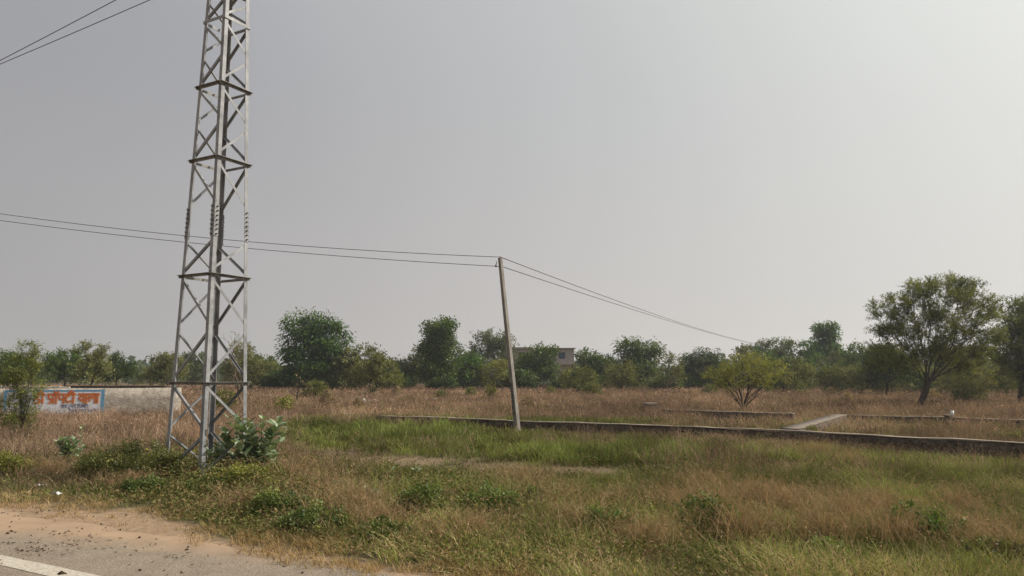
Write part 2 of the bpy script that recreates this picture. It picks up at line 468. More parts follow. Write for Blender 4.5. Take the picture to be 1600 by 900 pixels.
def ragged_strip(y0, y1, x0, x1, z, j0, j1, step=.12, seed=5):
    xs = np.arange(x0, x1, step)
    lo = y0 + (fbm(xs, xs * 0, .5, seed) - .5) * j0; hi = y1 + (fbm(xs, xs * 0 + 9, .5, seed + 7) - .5) * j1
    v = np.concatenate([np.stack([xs, lo, xs * 0 + z], -1), np.stack([xs, hi, xs * 0 + z], -1)])
    n = len(xs); i = np.arange(n - 1)
    return v, np.stack([i, i + 1, n + i + 1, n + i], -1)
v, f = ragged_strip(-7.0, 0.0, -30, 60, .004, 0, .35)
# local frame: x along road direction (towards the left distance), y towards the field
Mx = Matrix(((rd[0], rn[0], 0), (rd[1], rn[1], 0), (0, 0, 1)))
eul = (0, 0, 0)
def road_local(name, v, f, mat):
    if Mx.determinant() < 0: f = f[:, ::-1]
    me = np_mesh(name, v, [f])
    o = link(name, me, mat)
    if Mx.determinant() > 0:
        o.matrix_world = Matrix.Translation(road_o) @ Mx.to_4x4()
    else:
        M4 = Mx.to_4x4(); me.transform(Matrix.Diagonal((-1, 1, 1, 1))); M4.col[0] = -M4.col[0]
        o.matrix_world = Matrix.Translation(road_o) @ M4
    return o
rdm = road_mat()
tag(road_local('road', v, f, rdm), 'grey tarmac road with sandy edge', None, None, 'structure')
e1 = gnd(0, 868); e2_ = gnd(0, 886)
d1 = roadside(e1.x, e1.y); d2 = roadside(gnd(0, 884).x, gnd(0, 884).y)
mpaint = surf_mat('worn_white_road_paint', (.28, .24, .19), (.50, .45, .37), 30, bump=.3, c3=(.3, .26, .21), lo=.3, hi=.55)
v, f = ragged_strip(d2, d1, -30, 60, .008, .02, .02, .06)
tag(road_local('road_marking', v, f, mpaint), 'white painted edge line of the road', None, None, 'structure')

# ------------------------------------------------------------------ blades / leaves mesh builders
def unit(v): return v / np.maximum(np.linalg.norm(v, axis=-1, keepdims=True), 1e-9)

def blades(base, h, lean, width, col, tipcol=None):
    """base (n,3), h (n), lean (n,2) tip offset, width (n)"""
    n = len(base)
    a = rng.uniform(0, 2 * np.pi, n)
    s = np.stack([np.cos(a), np.sin(a), np.zeros(n)], -1) * (width / 2)[:, None]
    mid = base + np.stack([lean[:, 0] * .35, lean[:, 1] * .35, h * .6], -1)
    tip = base + np.stack([lean[:, 0], lean[:, 1], h], -1)
    V = np.stack([base - s, base + s, mid + s * .75, mid - s * .75, tip], 1).reshape(-1, 3)
    o = np.arange(n) * 5
    q = np.stack([o, o + 1, o + 2, o + 3], -1); t = np.stack([o + 3, o + 2, o + 4], -1)
    Cc = np.repeat(col[:, None, :], 5, 1)
    if tipcol is not None: Cc[:, 4] = tipcol; Cc[:, 2:4] = (col * .5 + tipcol * .5)[:, None]
    return V, q, t, Cc.reshape(-1, 3)

def leaf_quads(c, d, nrm, L, W, col):
    d = unit(d); s = unit(np.cross(d, nrm))
    L = L[:, None]; W = W[:, None]
    V = np.stack([c, c + d * L * .45 + s * W * .5, c + d * L, c + d * L * .45 - s * W * .5], 1).reshape(-1, 3)
    o = np.arange(len(c)) * 4
    return V, np.stack([o, o + 1, o + 2, o + 3], -1), np.repeat(col[:, None, :], 4, 1).reshape(-1, 3)

def rdir(n, zb=0.0):
    v = rng.normal(size=(n, 3)); v[:, 2] += zb
    return unit(v)

class Acc:
    def __init__(s): s.V = []; s.q = []; s.t = []; s.c = []; s.n = 0
    def add(s, V, q, t, c):
        s.V.append(V); s.c.append(c)
        if q is not None and len(q): s.q.append(q + s.n)
        if t is not None and len(t): s.t.append(t + s.n)
        s.n += len(V)
    def mesh(s, name):
        fl = []
        if s.q: fl.append(np.concatenate(s.q))
        if s.t: fl.append(np.concatenate(s.t))
        return np_mesh(name, np.concatenate(s.V), fl, np.concatenate(s.c))

# ------------------------------------------------------------------ grass cover (stuff)
def sample(y0, y1, per_m2, xpad=1.0):
    """uniform points in the visible wedge between depths"""
    half = .74
    A = half * (y1 * y1 - y0 * y0) + 2 * xpad * (y1 - y0)
    n = int(A * per_m2)
    Y = np.sqrt(rng.uniform(y0 * y0, y1 * y1, n))
    X = rng.uniform(-1, 1, n) * (half * Y + xpad)
    return X, Y

G_GREEN = C(.145, .17, .048); G_YEL = C(.25, .24, .075); G_LUSH = C(.175, .215, .06)
G_BRN = C(.29, .205, .13); G_PINK = C(.33, .232, .178); G_STRAW = C(.40, .31, .18)

acc_g, acc_d, acc_w = Acc(), Acc(), Acc()
wall_segs = []
def away_from_walls(X, Y):
    k = np.ones(len(X), bool)
    for (a, b, r) in wall_segs:
        d = np.array([b[0] - a[0], b[1] - a[1]]); L2 = d @ d
        t = np.clip(((X - a[0]) * d[0] + (Y - a[1]) * d[1]) / L2, 0, 1)
        k &= np.hypot(X - a[0] - t * d[0], Y - a[1] - t * d[1]) > r
    return k

# ------------------------------------------------------------------ wall lines (plan positions, so grass keeps clear of them)
def wp(px, py, z): 
    p = gnd(px, py, z); return (p.x, p.y)
W_NEAR = [wp(590, 649.3, .33), wp(700, 651, .35), wp(800, 655, .36), wp(1000, 660.5, .37), wp(1215, 668.5, .38), wp(1600, 686, .40), wp(2000, 706, .42)]
W_CROSS = [wp(1232, 668.8, .37), wp(1312, 646, .37)]
W_MIDB = [wp(1036, 638, .40), wp(1120, 641, .40), wp(1240, 645, .38)]
W_RIGHTB = [wp(1330, 647, .34), wp(1480, 650, .34), wp(1640, 656, .34), wp(1800, 662, .34)]
W_LEFTC = [wp(830, 631, .3), wp(908, 634, .3)]
for poly, r in ((W_NEAR, .22), (W_CROSS, .33), (W_MIDB, .2), (W_RIGHTB, .2), (W_LEFTC, .2)):
    for i in range(len(poly) - 1): wall_segs.append((poly[i], poly[i + 1], r))

def near_seg(poly, X, Y):
    """signed side test: True when the point is beyond (farther than) the near wall"""
    xs = np.array([p[0] for p in poly]); ys = np.array([p[1] for p in poly])
    return Y > np.interp(X, xs, ys)

# layers: (y0, y1, tufts per m2, blades per tuft, width scale)
LAY = [(4.6, 9, 200, 9, .006), (9, 14, 120, 9, .009), (14, 22, 62, 9, .014), (22, 34, 30, 9, .022), (34, 60, 11, 9, .038), (60, 125, 3.2, 9, .075)]
for (y0, y1, dens, nb_, wd) in LAY:
    X, Y = sample(y0, y1, dens)
    px, py, e, brown, bare, green, n1, n2, n3 = zones(X, Y)
    rs = roadside(X, Y)
    keep = (e > 2) & (rs > .2) & away_from_walls(X, Y)
    keep &= rng.random(len(X)) < (.10 + .90 * sstep(0, 34, e)) * (1 - .85 * bare)
    X, Y, px, py, e, brown, bare, green, n1, n2, n3_ = [q[keep] for q in (X, Y, px, py, e, brown, bare, green, n1, n2, n3)]
    n = len(X)
    isb = rng.random(n) < brown
    dw0 = np.interp(X, [p[0] for p in W_NEAR], [p[1] for p in W_NEAR]) - Y
    isb |= (dw0 > -.1) & (dw0 < .9) & (px < 745) & (px > 520) & (rng.random(n) < .8)
    far = Y > 24.5
    # tuft height
    hb = np.where(py < 655, .46, np.where(px < 450, .44, .36)); hb = np.where(py > 760, .27, hb)
    hg = .10 + .16 * green + .12 * n1; hg = np.where(py < 652, .30, hg); hg = np.where(py > 770, .14 + .14 * n1, hg)
    H = np.where(isb, hb * (.55 + .6 * n2), hg) * (.35 + .65 * sstep(4, 70, e)) * (1 - .6 * bare)
    H *= rng.uniform(.55, 1.4, n) * (.6 + .8 * sstep(.3, .7, fbm(X, Y, .6, 55)))
    dwall = np.interp(X, [p[0] for p in W_NEAR], [p[1] for p in W_NEAR]) - Y
    H *= 1 - rng.uniform(.15, .72, n) * ((dwall > 0) & (px > 735)) * (1 - sstep(1.2, 2.8, dwall))
    hide = (dwall > -.1) & (dwall < .9) & (px < 745) & (px > 520)
    H = np.where(hide, rng.uniform(.25, .5, n), H)
    H = np.minimum(H, np.where((np.hypot(X + 5.65, Y - 12.3) < .75), .10, 9))
    # colours
    k = rng.random(n)[:, None]; k2 = rng.random(n)[:, None]
    green = np.where(py < 650, 0, green); far_ = (py < 652)[:, None]
    cg = G_GREEN * (1 - green[:, None]) + G_LUSH * green[:, None]
    cg = cg * (1 - .45 * k * (1 - .6 * green[:, None])) + G_YEL * .45 * k * (1 - .6 * green[:, None])
    cg = np.where(far_, C(.17, .165, .06) * (.7 + .6 * k), cg)
    nearfg = sstep(730, 780, py)[:, None]
    cb = (G_BRN * k2 + G_PINK * (1 - k2)) * (1 - nearfg) + (G_STRAW * .6 + G_BRN * .4) * nearfg
    cb = cb * (.72 + .5 * n1[:, None])
    cb = cb * np.where((py > 665) & (px > 900), .86, 1.0)[:, None]
    patch = (1 + .22 * sstep(735, 790, py)) * (.8 + .4 * sstep(.3, .7, n3_)) * (.62 + .76 * sstep(.3, .7, fbm(X, Y, .8, 91)))  # nearer grass brightened to read as sunlit; the rest is random tone
    tc_ = np.where(isb[:, None], cb, cg) * rng.uniform(.6, 1.3, (n, 1)) * patch[:, None]
    # expand tufts into blades
    m = nb_
    bx = np.repeat(X, m); by = np.repeat(Y, m); bh = np.repeat(H, m); bb = np.repeat(isb, m)
    sp_ = np.repeat(np.where(isb, .10, .07) * (1 + wd * 20), m)
    ox = rng.normal(size=n * m) * sp_ ; oy = rng.normal(size=n * m) * sp_
    bx2 = bx + ox; by2 = by + oy
    bh = bh * rng.uniform(.5, 1.1, n * m)
    lk = np.repeat(np.where(py > 745, .5, .24), m)
    ln = np.stack([ox * 1.2 + rng.normal(size=n * m) * bh * lk, oy * 1.2 + rng.normal(size=n * m) * bh * lk], -1)
    base = np.stack([bx2, by2, gz(bx2, by2) - .01], -1)
    wdt = wd * np.where(bb, .75, 1.15) * rng.uniform(.6, 1.3, n * m)
    cc = np.repeat(tc_, m, 0) * rng.uniform(.85, 1.15, (n * m, 1))
    stay = (roadside(bx2, by2) > .15)
    for flag, acc in ((bb, acc_d), (~bb, acc_g)):
        q = flag & stay
        tipc = cc[q] * (1.12 if acc is acc_g else 1.0)
        V, fq, ft, cl = blades(base[q], bh[q], ln[q], wdt[q], cc[q], tipc)
        acc.add(V, fq, ft, cl)
    # feathery seed heads on the dry grass
    q = np.where(bb & stay & (rng.random(n * m) < .35))[0]
    if len(q):
        rep = 3
        tip = base[q] + np.stack([ln[q, 0], ln[q, 1], bh[q]], -1)
        tip = np.repeat(tip, rep, 0); hh = np.repeat(bh[q], rep)
        dd = rdir(len(tip), .8)
        cpos = tip + dd * 0 - np.stack([np.zeros(len(tip)), np.zeros(len(tip)), rng.uniform(0, .3, len(tip)) * hh], -1)
        V, fq, cl = leaf_quads(cpos, dd, rdir(len(tip)), rng.uniform(1.5, 3.5, len(tip)) * wd + .02, rng.uniform(.5, .9, len(tip)) * wd, np.repeat(cc[q], rep, 0) * np.array([1.1, 1.02, 1.0]))
        acc_d.add(V, fq, None, cl)

# short golden fringe where the grass creeps over the verge
X, Y = sample(4.8, 12, 420)
px, py, e, brown, bare, green, n1, n2, n3 = zones(X, Y)
rs = roadside(X, Y)
keep = (e > -26) & (e < 60) & (rs > -.25) & (rng.random(len(X)) < np.exp(-((e - 10) / 24.0) ** 2) * sstep(.38, .62, fbm(X, Y, .45, 71)) * (.35 + .65 * sstep(230, 420, px)))
X, Y, n2 = X[keep], Y[keep], n2[keep]
n = len(X); m = 7
ox = rng.normal(size=n * m) * .04; oy = rng.normal(size=n * m) * .04
bx2 = np.repeat(X, m) + ox; by2 = np.repeat(Y, m) + oy
bh = rng.uniform(.02, .09, n * m)
cc = np.repeat(C(.36, .255, .12) * (.6 + .8 * n2[:, None]) * rng.uniform(.7, 1.2, (n, 1)), m, 0)
V, fq, ft, cl = blades(np.stack([bx2, by2, gz(bx2, by2) * (np.repeat(rs[keep], m) > .3)], -1), bh, rng.normal(size=(n * m, 2)) * .05, np.full(n * m, .007), cc)
acc_d.add(V, fq, ft, cl)

# low broad-leaved weeds among the grass
for (y0, y1, dens, sc) in ((4.8, 9, 105, 1.0), (9, 15.5, 62, 1.25), (15.5, 26, 12, 1.8)):
    X, Y = sample(y0, y1, dens)
    px, py, e, brown, bare, green, n1, n2, n3 = zones(X, Y)
    wgt = .22 + .85 * np.exp(-(((px - 330) / 190) ** 2 + ((py - 752) / 45) ** 2)) + .85 * np.exp(-(((px - 650) / 360) ** 2 + ((py - 815) / 38) ** 2)) + .5 * sstep(775, 840, py)
    wgt = wgt * sstep(.35, .6, fbm(X, Y, 1.3, 77)) * 1.3
    keep = (e > 10) & (rng.random(len(X)) < wgt) & (roadside(X, Y) > .4) & (bare < .4)
    X, Y, px, py, e, n1, n2 = [q[keep] for q in (X, Y, px, py, e, n1, n2)]
    n = len(X); m = 16
    towerzone = np.exp(-(((px - 340) / 150) ** 2 + ((py - 745) / 40) ** 2))
    strip = np.exp(-(((px - 620) / 330) ** 2 + ((py - 800) / 34) ** 2))
    H = (.08 + .18 * n1 + .24 * towerzone + .20 * strip * n2 * 1.6) * (.4 + .6 * sstep(5, 60, e))
    hh = np.repeat(H, m) * rng.uniform(.15, 1.05, n * m)
    sp_ = np.repeat(.05 + .05 * n2, m) * 1.3
    c0 = np.stack([np.repeat(X, m) + rng.normal(size=n * m) * sp_, np.repeat(Y, m) + rng.normal(size=n * m) * sp_, hh], -1)
    c0[:, 2] += gz(c0[:, 0], c0[:, 1])
    d = rdir(n * m, .25); d[:, 2] *= .6
    kk = rng.random((n, 1))
    cw = C(.075, .105, .032) * (1 - kk) + C(.19, .18, .065) * kk
    dryk = rng.random((n, 1)) < .22; cw = np.where(dryk, C(.28, .20, .10), cw)
    cw = np.repeat(cw, m, 0) * rng.uniform(.7, 1.3, (n * m, 1))
    fl = (rng.random(n * m) < .004 + .03 * np.repeat(towerzone, m)) & (hh > .55 * np.repeat(H, m))
    cw[fl] = C(.36, .32, .04) * rng.uniform(.7, 1.1, (fl.sum(), 1))
    V, fq, cl = leaf_quads(c0, d, rdir(n * m, 1.5), rng.uniform(.025, .06, n * m) * sc, rng.uniform(.012, .028, n * m) * sc, cw)
    acc_w.add(V, fq, None, cl)
tag(link('green_grass', acc_g.mesh('green_grass'), M_GRASS), 'green grass growing across the middle of the field', 'grass', None, 'stuff')
tag(link('dry_grass', acc_d.mesh('dry_grass'), M_GRASS), 'dry brown and straw coloured grass across the field', 'grass', None, 'stuff')
tag(link('low_weeds', acc_w.mesh('low_weeds'), M_GRASS), 'low leafy weeds with small yellow flowers along the verge', 'weeds', None, 'stuff')

# dried stalks: wiry tangles in the foreground
def stalk_field():
    acc = Acc()
    spots = [(815, 765, .5), (905, 835, .5), (1120, 820, .7), (1170, 850, .6), (1290, 850, .6), (1400, 860, .6), (560, 800, .5), (470, 745, .45), (1050, 800, .5), (430, 730, .4), (1500, 850, .5), (600, 830, .45), (700, 850, .4), (1230, 800, .5), (1330, 820, .5), (1010, 860, .5), (1560, 880, .5), (445, 765, .6), (500, 775, .5), (530, 815, .5), (380, 800, .4), (870, 800, .5), (960, 800, .4), (1100, 770, .5), (1180, 790, .5), (1380, 810, .5), (1500, 800, .4), (75, 745, .45), (150, 740, .4), (200, 765, .35), (740, 850, .4), (1280, 715, .5), (1330, 730, .4)]
    for (sx, sy, hh) in spots:
        c = gnd(sx, sy)
        n = 300
        rr = np.abs(rng.normal(size=n)) * .32
        aa = rng.uniform(0, 2 * np.pi, n)
        base = np.stack([c.x + rr * np.cos(aa), c.y + rr * np.sin(aa), np.zeros(n)], -1)
        h = hh * rng.uniform(.4, 1, n)
        ln = rng.normal(size=(n, 2)) * h[:, None] * .55
        col = (C(.38, .265, .15) * rng.uniform(.6, 1.2, (n, 1))) 
        V, q, t, cl = blades(base, h, ln, np.full(n, .006) * rng.uniform(.7, 1.6, n), col)
        acc.add(V, q, t, cl)
        # side twigs
        k = rng.integers(0, n, n * 3); tt = rng.uniform(.35, .95, len(k))[:, None]
        pt = base[k] + np.stack([ln[k, 0], ln[k, 1], h[k]], -1) * tt
        dd = rdir(len(k), .5)
        V, q, cl = leaf_quads(pt, dd, rdir(len(k)), rng.uniform(.05, .14, len(k)), np.full(len(k), .005), col[k])
        acc.add(V, q, None, cl)
    return acc.mesh('dry_stalks')
tag(link('dry_stalks', stalk_field(), M_GRASS), 'tangled orange brown dead stalks in the foreground', 'weeds', None, 'stuff')

# pebbles and leaf litter on the verge
def litter():
    X, Y = sample(4.8, 11, 45)
    px, py, e, *_ = zones(X, Y)
    rs = roadside(X, Y)
    keep = (e < 5) & (rs > -1.6) & (rng.random(len(X)) < np.where(fbm(X, Y, .6, 5) > .58, .6, .10))
    X, Y = X[keep], Y[keep]
    n = len(X)
    acc = Acc()
    c = np.stack([X, Y, np.full(n, .012)], -1)
    s = rng.uniform(.006, .022, n) * np.where(rng.random(n) < .06, 2.0, 1)
    oct_ = np.array([[1, 0, 0], [-1, 0, 0], [0, 1, 0], [0, -1, 0], [0, 0, .6], [0, 0, -.6]], float)
    fc = np.array([[0, 2, 4], [2, 1, 4], [1, 3, 4], [3, 0, 4], [2, 0, 5], [1, 2, 5], [3, 1, 5], [0, 3, 5]])
    V = (c[:, None, :] + oct_[None] * s[:, None, None] * rng.uniform(.5, 1.4, (n, 6, 1))).reshape(-1, 3)
    T = (fc[None] + (np.arange(n) * 6)[:, None, None]).reshape(-1, 3)
    kk = rng.random((n, 1))
    col = np.where(kk < .3, C(.09, .06, .04)[None], C(.34, .27, .2)[None]) * rng.uniform(.7, 1.2, (n, 1))
    acc.add(V, None, T, np.repeat(col, 6, 0))
    # dead leaves / bark bits
    for (sx, sy, rx, nn) in ((60, 862, .4, 90), (180, 850, .4, 14), (240, 862, .3, 12), (330, 880, .4, 10), (100, 850, .3, 30), (280, 872, .15, 14), (20, 850, .2, 18), (115, 838, .3, 14)):
        g_ = gnd(sx, sy)
        p = np.stack([g_.x + rng.normal(size=nn) * rx * .6, g_.y + rng.normal(size=nn) * rx * .35, np.full(nn, .016)], -1)
        dd = rdir(nn); dd[:, 2] *= .15
        V, q, cl = leaf_quads(p, dd, rdir(nn, 3), rng.uniform(.02, .07, nn), rng.uniform(.008, .02, nn), C(.09, .055, .035) * rng.uniform(.5, 1.3, (nn, 1)))
        acc.add(V, q, None, cl)
    return acc.mesh('gravel')
tag(link('gravel', litter(), M_GRASS), 'scattered pebbles and dead leaf bits on the sandy verge', 'gravel', None, 'stuff')

# ------------------------------------------------------------------ tree generator
def grow_tree(base, fork, lobes, depth_r, seed, n_attr=160, r_trunk=.14, mode='dense', leaf=.16, per=60, clump=.5,
              col1=(.05, .09, .025), col2=(.11, .15, .035), stems=1, bare=0.0, wob=.12, alpha=.62, crook=.035):
    """base: Vector; fork: Vector where limbs start; lobes: list of (center Vector, rx, rz). returns trunk mesh, crown mesh (local to base)"""
    rs_ = np.random.default_rng(seed)
    P = []
    vol = np.array([l[1] * l[2] for l in lobes]); vol = vol / vol.sum()
    for (c, rx, rz), wgt in zip(lobes, vol):
        k = max(4, int(n_attr * wgt))
        d = rs_.normal(size=(k, 3)); d /= np.linalg.norm(d, axis=1)[:, None]
        r = rs_.uniform(.25, 1, k) ** .5
        ry = rx * depth_r
        P.append(np.array([c.x, c.y, c.z]) + d * r[:, None] * np.array([rx, ry, rz]))
    P = np.concatenate(P)
    b0 = np.array(base); f0 = np.array(fork)
    nodes = []; parent = []; plen = []
    roots = []
    for s in range(stems):
        off = rs_.normal(size=3) * [.06, .06, 0] * (stems > 1)
        nodes.append(b0 + off - [0, 0, .15]); parent.append(-1); plen.append(0)
        steps = 4
        fk = f0 + (rs_.normal(size=3) * [.5, .5, .15] * np.linalg.norm(f0 - b0) * .6 if stems > 1 else 0)
        for i in range(1, steps + 1):
            t = i / steps
            p = b0 + off + (fk - b0 - off) * t + rs_.normal(size=3) * [1, 1, 0] * np.linalg.norm(f0 - b0) * crook
            nodes.append(p); parent.append(len(nodes) - 2); plen.append(plen[-1] + np.linalg.norm(p - nodes[-2]))
        if stems == 1: break
    startok = 3
    order = np.argsort(np.linalg.norm(P - f0, axis=1))
    P = P[order]
    tips = []
    NA = np.array(nodes); PL = np.array(plen)
    nodes_arr = np.zeros((len(P) * 3 + len(nodes), 3)); pl_arr = np.zeros(len(nodes_arr)); par = list(parent)
    cnt = len(nodes); nodes_arr[:cnt] = NA; pl_arr[:cnt] = PL
    allowed = np.zeros(len(nodes_arr), bool)
    for i in range(cnt):
        if i % 5 >= startok: allowed[i] = True
    for p in P:
        d = np.linalg.norm(nodes_arr[:cnt] - p, axis=1)
        cost = d + alpha * pl_arr[:cnt] + np.where(allowed[:cnt], 0, 1e6) + np.maximum(0, nodes_arr[:cnt, 2] - p[2]) * .6
        j = int(np.argmin(cost)); q = nodes_arr[j]; L = d[j]
        prev = j
        nsub = 3 if L > clump * .8 else 1
        for i in range(1, nsub + 1):
            t = i / nsub
            x = q + (p - q) * t
            if i < nsub: x = x + rs_.normal(size=3) * L * wob * .6 + np.array([0, 0, -1]) * 0 + np.array([0, 0, L * .06])
            nodes_arr[cnt] = x; pl_arr[cnt] = pl_arr[prev] + np.linalg.norm(x - nodes_arr[prev]); par.append(prev); allowed[cnt] = True
            prev = cnt; cnt += 1
            if cnt >= len(nodes_arr): break
        tips.append(prev)
        if cnt >= len(nodes_arr) - 3:
            nodes_arr = np.concatenate([nodes_arr, np.zeros((200, 3))]); pl_arr = np.concatenate([pl_arr, np.zeros(200)]); allowed = np.concatenate([allowed, np.zeros(200, bool)])
    Nn = nodes_arr[:cnt]; par = np.array(par)
    load = np.zeros(cnt); load[tips] += 1
    for i in range(cnt - 1, -1, -1):
        if par[i] >= 0: load[par[i]] += load[i]
    rad = r_trunk * np.maximum(load / max(load.max(), 1), 1.0 / max(load.max(), 1)) ** .6
    rad = np.maximum(rad, r_trunk * .03)
    rad[[i for i in range(cnt) if par[i] == -1]] *= 1.25
    # branch tubes: each edge one tapered 5-sided segment
    ii = np.where(par >= 0)[0]
    a = Nn[par[ii]]; b = Nn[ii]; d = unit(b - a)
    ref = np.where(np.abs(d[:, 2:3]) > .9, np.array([[1., 0, 0]]), np.array([[0, 0, 1.]]))
    u = unit(np.cross(d, ref)); w_ = np.cross(d, u)
    K = 5
    th = np.arange(K) * 2 * np.pi / K
    ring = u[:, None] * np.cos(th)[None, :, None] + w_[:, None] * np.sin(th)[None, :, None]
    ra = np.minimum(rad[par[ii]], rad[ii] * 1.5); rb = rad[ii]
    VA = a[:, None] + ring * ra[:, None, None]; VB = b[:, None] + ring * rb[:, None, None]
    V = np.concatenate([VA, VB], 1).reshape(-1, 3)
    o = (np.arange(len(ii)) * 2 * K)[:, None]; k = np.arange(K)[None]
    Q = np.stack([o + k, o + (k + 1) % K, o + K + (k + 1) % K, o + K + k], -1).reshape(-1, 4)
    V = V - b0
    trunk = np_mesh('trunk', V, [Q], None, True)
    # leaves
    T = Nn[tips]
    T = T[rs_.random(len(T)) >= bare]
    nt_ = len(T)
    cb = rs_.random((nt_, 1))
    ccol = (np.array(col1) * (1 - cb) + np.array(col2) * cb) * rs_.uniform(.8, 1.6, (nt_, 1))
    # leaf tone varies at random from clump to clump
    m = per
    cen = np.repeat(T, m, 0)
    cc = np.repeat(ccol, m, 0) * rs_.uniform(.7, 1.3, (nt_ * m, 1))
    if mode == 'feather':
        # twiglets: leaves strung along lines radiating outwards and upwards
        tw = 7
        outw = T - np.array([f0[0], f0[1], f0[2]])
        dirs = unit(np.repeat(unit(outw), tw, 0) * .8 + rs_.normal(size=(nt_ * tw, 3)) * .75 + np.array([0, 0, .25]))
        ti = np.repeat(np.arange(nt_) * tw, m) + rs_.integers(0, tw, nt_ * m)
        t = rs_.uniform(.0, 1, nt_ * m)
        pos = cen + dirs[ti] * (t * clump * 1.3)[:, None] + rs_.normal(size=(nt_ * m, 3)) * clump * .07
        pos[:, 2] -= (t ** 2) * clump * .2
        d = unit(dirs[ti] + rs_.normal(size=(nt_ * m, 3)) * .9)
        L = leaf * rs_.uniform(.6, 1.3, nt_ * m); Wd = L * .38
        nr = unit(rs_.normal(size=(nt_ * m, 3)) + [0, 0, .8])
    elif mode == 'droop':
        off = rs_.normal(size=(nt_ * m, 3)); off = off / np.linalg.norm(off, axis=1)[:, None] * (rs_.random((nt_ * m, 1)) ** .45) * clump * np.array([1.1, 1.1, .7])
        pos = cen + off
        d = unit(off * [1, 1, .3] + rs_.normal(size=off.shape) * .35 * clump + np.array([0, 0, -.35]) * clump)
        L = leaf * rs_.uniform(.8, 1.7, nt_ * m); Wd = L * .3
        nr = unit(rs_.normal(size=(nt_ * m, 3)) * .4 + [0, 0, 1])
    else:
        off = rs_.normal(size=(nt_ * m, 3)); off = off / np.linalg.norm(off, axis=1)[:, None] * (rs_.random((nt_ * m, 1)) ** .5) * clump * np.array([1, 1, .75])
        pos = cen + off
        d = unit(off + rs_.normal(size=off.shape) * clump)
        L = leaf * rs_.uniform(.6, 1.3, nt_ * m); Wd = L * .6
        nr = unit(rs_.normal(size=(nt_ * m, 3)) + [0, 0, 1.2])
    V, q, cl = leaf_quads(pos - b0, d, nr, L, Wd, cc)
    crown = np_mesh('crown', V, [q], cl)
    return trunk, crown

def tree(name, label, cat, bx, by, lobes, group=None, Y=None, fork=None, mode='dense', seed=1, leafpx=2.6, cover=1.0, colour='mid', r=None, stems=1, bare=0.0, dr=.9, trunk_mat=None, attr=None, clumpk=.24, wob=.12, parts=('trunk', 'crown'), alpha=.62, crook=.035):
    """all measures in photo pixels, turned into metres at the plant's distance"""
    if Y is None: Y = gnd(bx, by).y
    base = at(bx, by, Y); base.z = 0.0
    s = Y / F                                   # metres per photo pixel there
    L = []
    for (cx, cy, rx, ry) in lobes:
        c = at(cx, cy, Y); L.append((c, rx * s, ry * s))
    top = max(l[0].z + l[2] for l in L); lowz = min(l[0].z - l[2] for l in L)
    if fork is None:
        cxm = sum(l[0].x for l in L) / len(L)
        fz = max(.12 * top, min(lowz + .12 * (top - lowz), .5 * top))
        fk = Vector((base.x * .75 + cxm * .25, base.y, fz))
    else:
        fk = at(fork[0], fork[1], Y)
    pal = {'weed': ((.06, .095, .028), (.15, .175, .05)), 'acacia': ((.07, .09, .025), (.165, .175, .048)), 'dark': ((.028, .052, .013), (.07, .10, .024)), 'mid': ((.04, .075, .014), (.10, .14, .028)), 'bright': ((.032, .074, .013), (.085, .145, .028)),
           'olive': ((.085, .10, .032), (.175, .175, .06)), 'grey': ((.07, .088, .046), (.12, .14, .07)), 'yellow': ((.13, .145, .032), (.24, .235, .06)), 'dry': ((.14, .10, .06), (.22, .165, .10))}[colour]
    area = sum(l[1] * l[2] for l in L) * math.pi
    lf = max(leafpx * s * 1.25, .03)
    ck = max(math.sqrt(area) * clumpk * .8, lf * 1.5)
    na = attr or int(np.clip(area / (ck * ck) * 2.6, 45, 330))
    if mode == 'droop': lf *= 1.35
    tot = cover * 8.5 * area / (lf * lf * .4)
    per = int(np.clip(tot / na, 12, 420))
    tr, cr_ = grow_tree(base, fk, L, dr, seed, na, r or max(.02 * top, .02), mode, lf, per, ck, pal[0], pal[1], stems, bare, wob, alpha, crook)
    o = empty(name, base)
    tag(o, label, cat, group)
    link(parts[0], tr, trunk_mat or M_BARK, o)
    link(parts[1], cr_, M_LEAF, o)
    return o

TL = 'trees along the far edge of the field'
SH = 'shrubs along the foot of the tree line'
# --- individual trees read off the photograph
tree('acacia_tree', 'large spreading acacia with dark forked leaning trunk, biggest tree on the right', 'tree', 1437, 641,
     [(1462, 446, 44, 10), (1505, 452, 34, 10), (1430, 458, 34, 10), (1400, 478, 34, 11), (1470, 470, 54, 14), (1525, 474, 34, 13), (1385, 494, 24, 9), (1440, 496, 44, 15), (1500, 498, 50, 15), (1548, 492, 14, 8),
      (1410, 520, 38, 14), (1470, 524, 46, 16), (1530, 522, 34, 14), (1392, 548, 34, 12), (1440, 548, 36, 12), (1500, 550, 46, 14), (1380, 568, 24, 11), (1416, 572, 26, 12), (1505, 574, 30, 12), (1455, 560, 30, 12), (1385, 520, 26, 10), (1530, 548, 28, 12)],
     mode='feather', seed=11, leafpx=1.8, alpha=.9, crook=.02, colour='acacia', fork=(1452, 588), r=.17, cover=1.1, attr=640, clumpk=.088, dr=.9, wob=.06)
tree('acacia_tree', 'dark acacia cut by the right edge of the picture, with a straight trunk', 'tree', 1596, 634,
     [(1600, 500, 40, 32), (1625, 540, 60, 50), (1578, 545, 36, 32), (1590, 585, 36, 22), (1650, 500, 50, 40)], mode='feather', seed=12, colour='acacia', fork=(1594, 590), r=.17, attr=400, clumpk=.10, leafpx=1.9, wob=.06, alpha=1.1, crook=.015)
tree('leafy_tree', 'bright green treetop showing above the acacia at the right edge', 'tree', 1604, 612, [(1602, 480, 22, 18), (1612, 510, 30, 30), (1625, 560, 40, 40)], Y=70, mode='droop', seed=13, colour='bright')
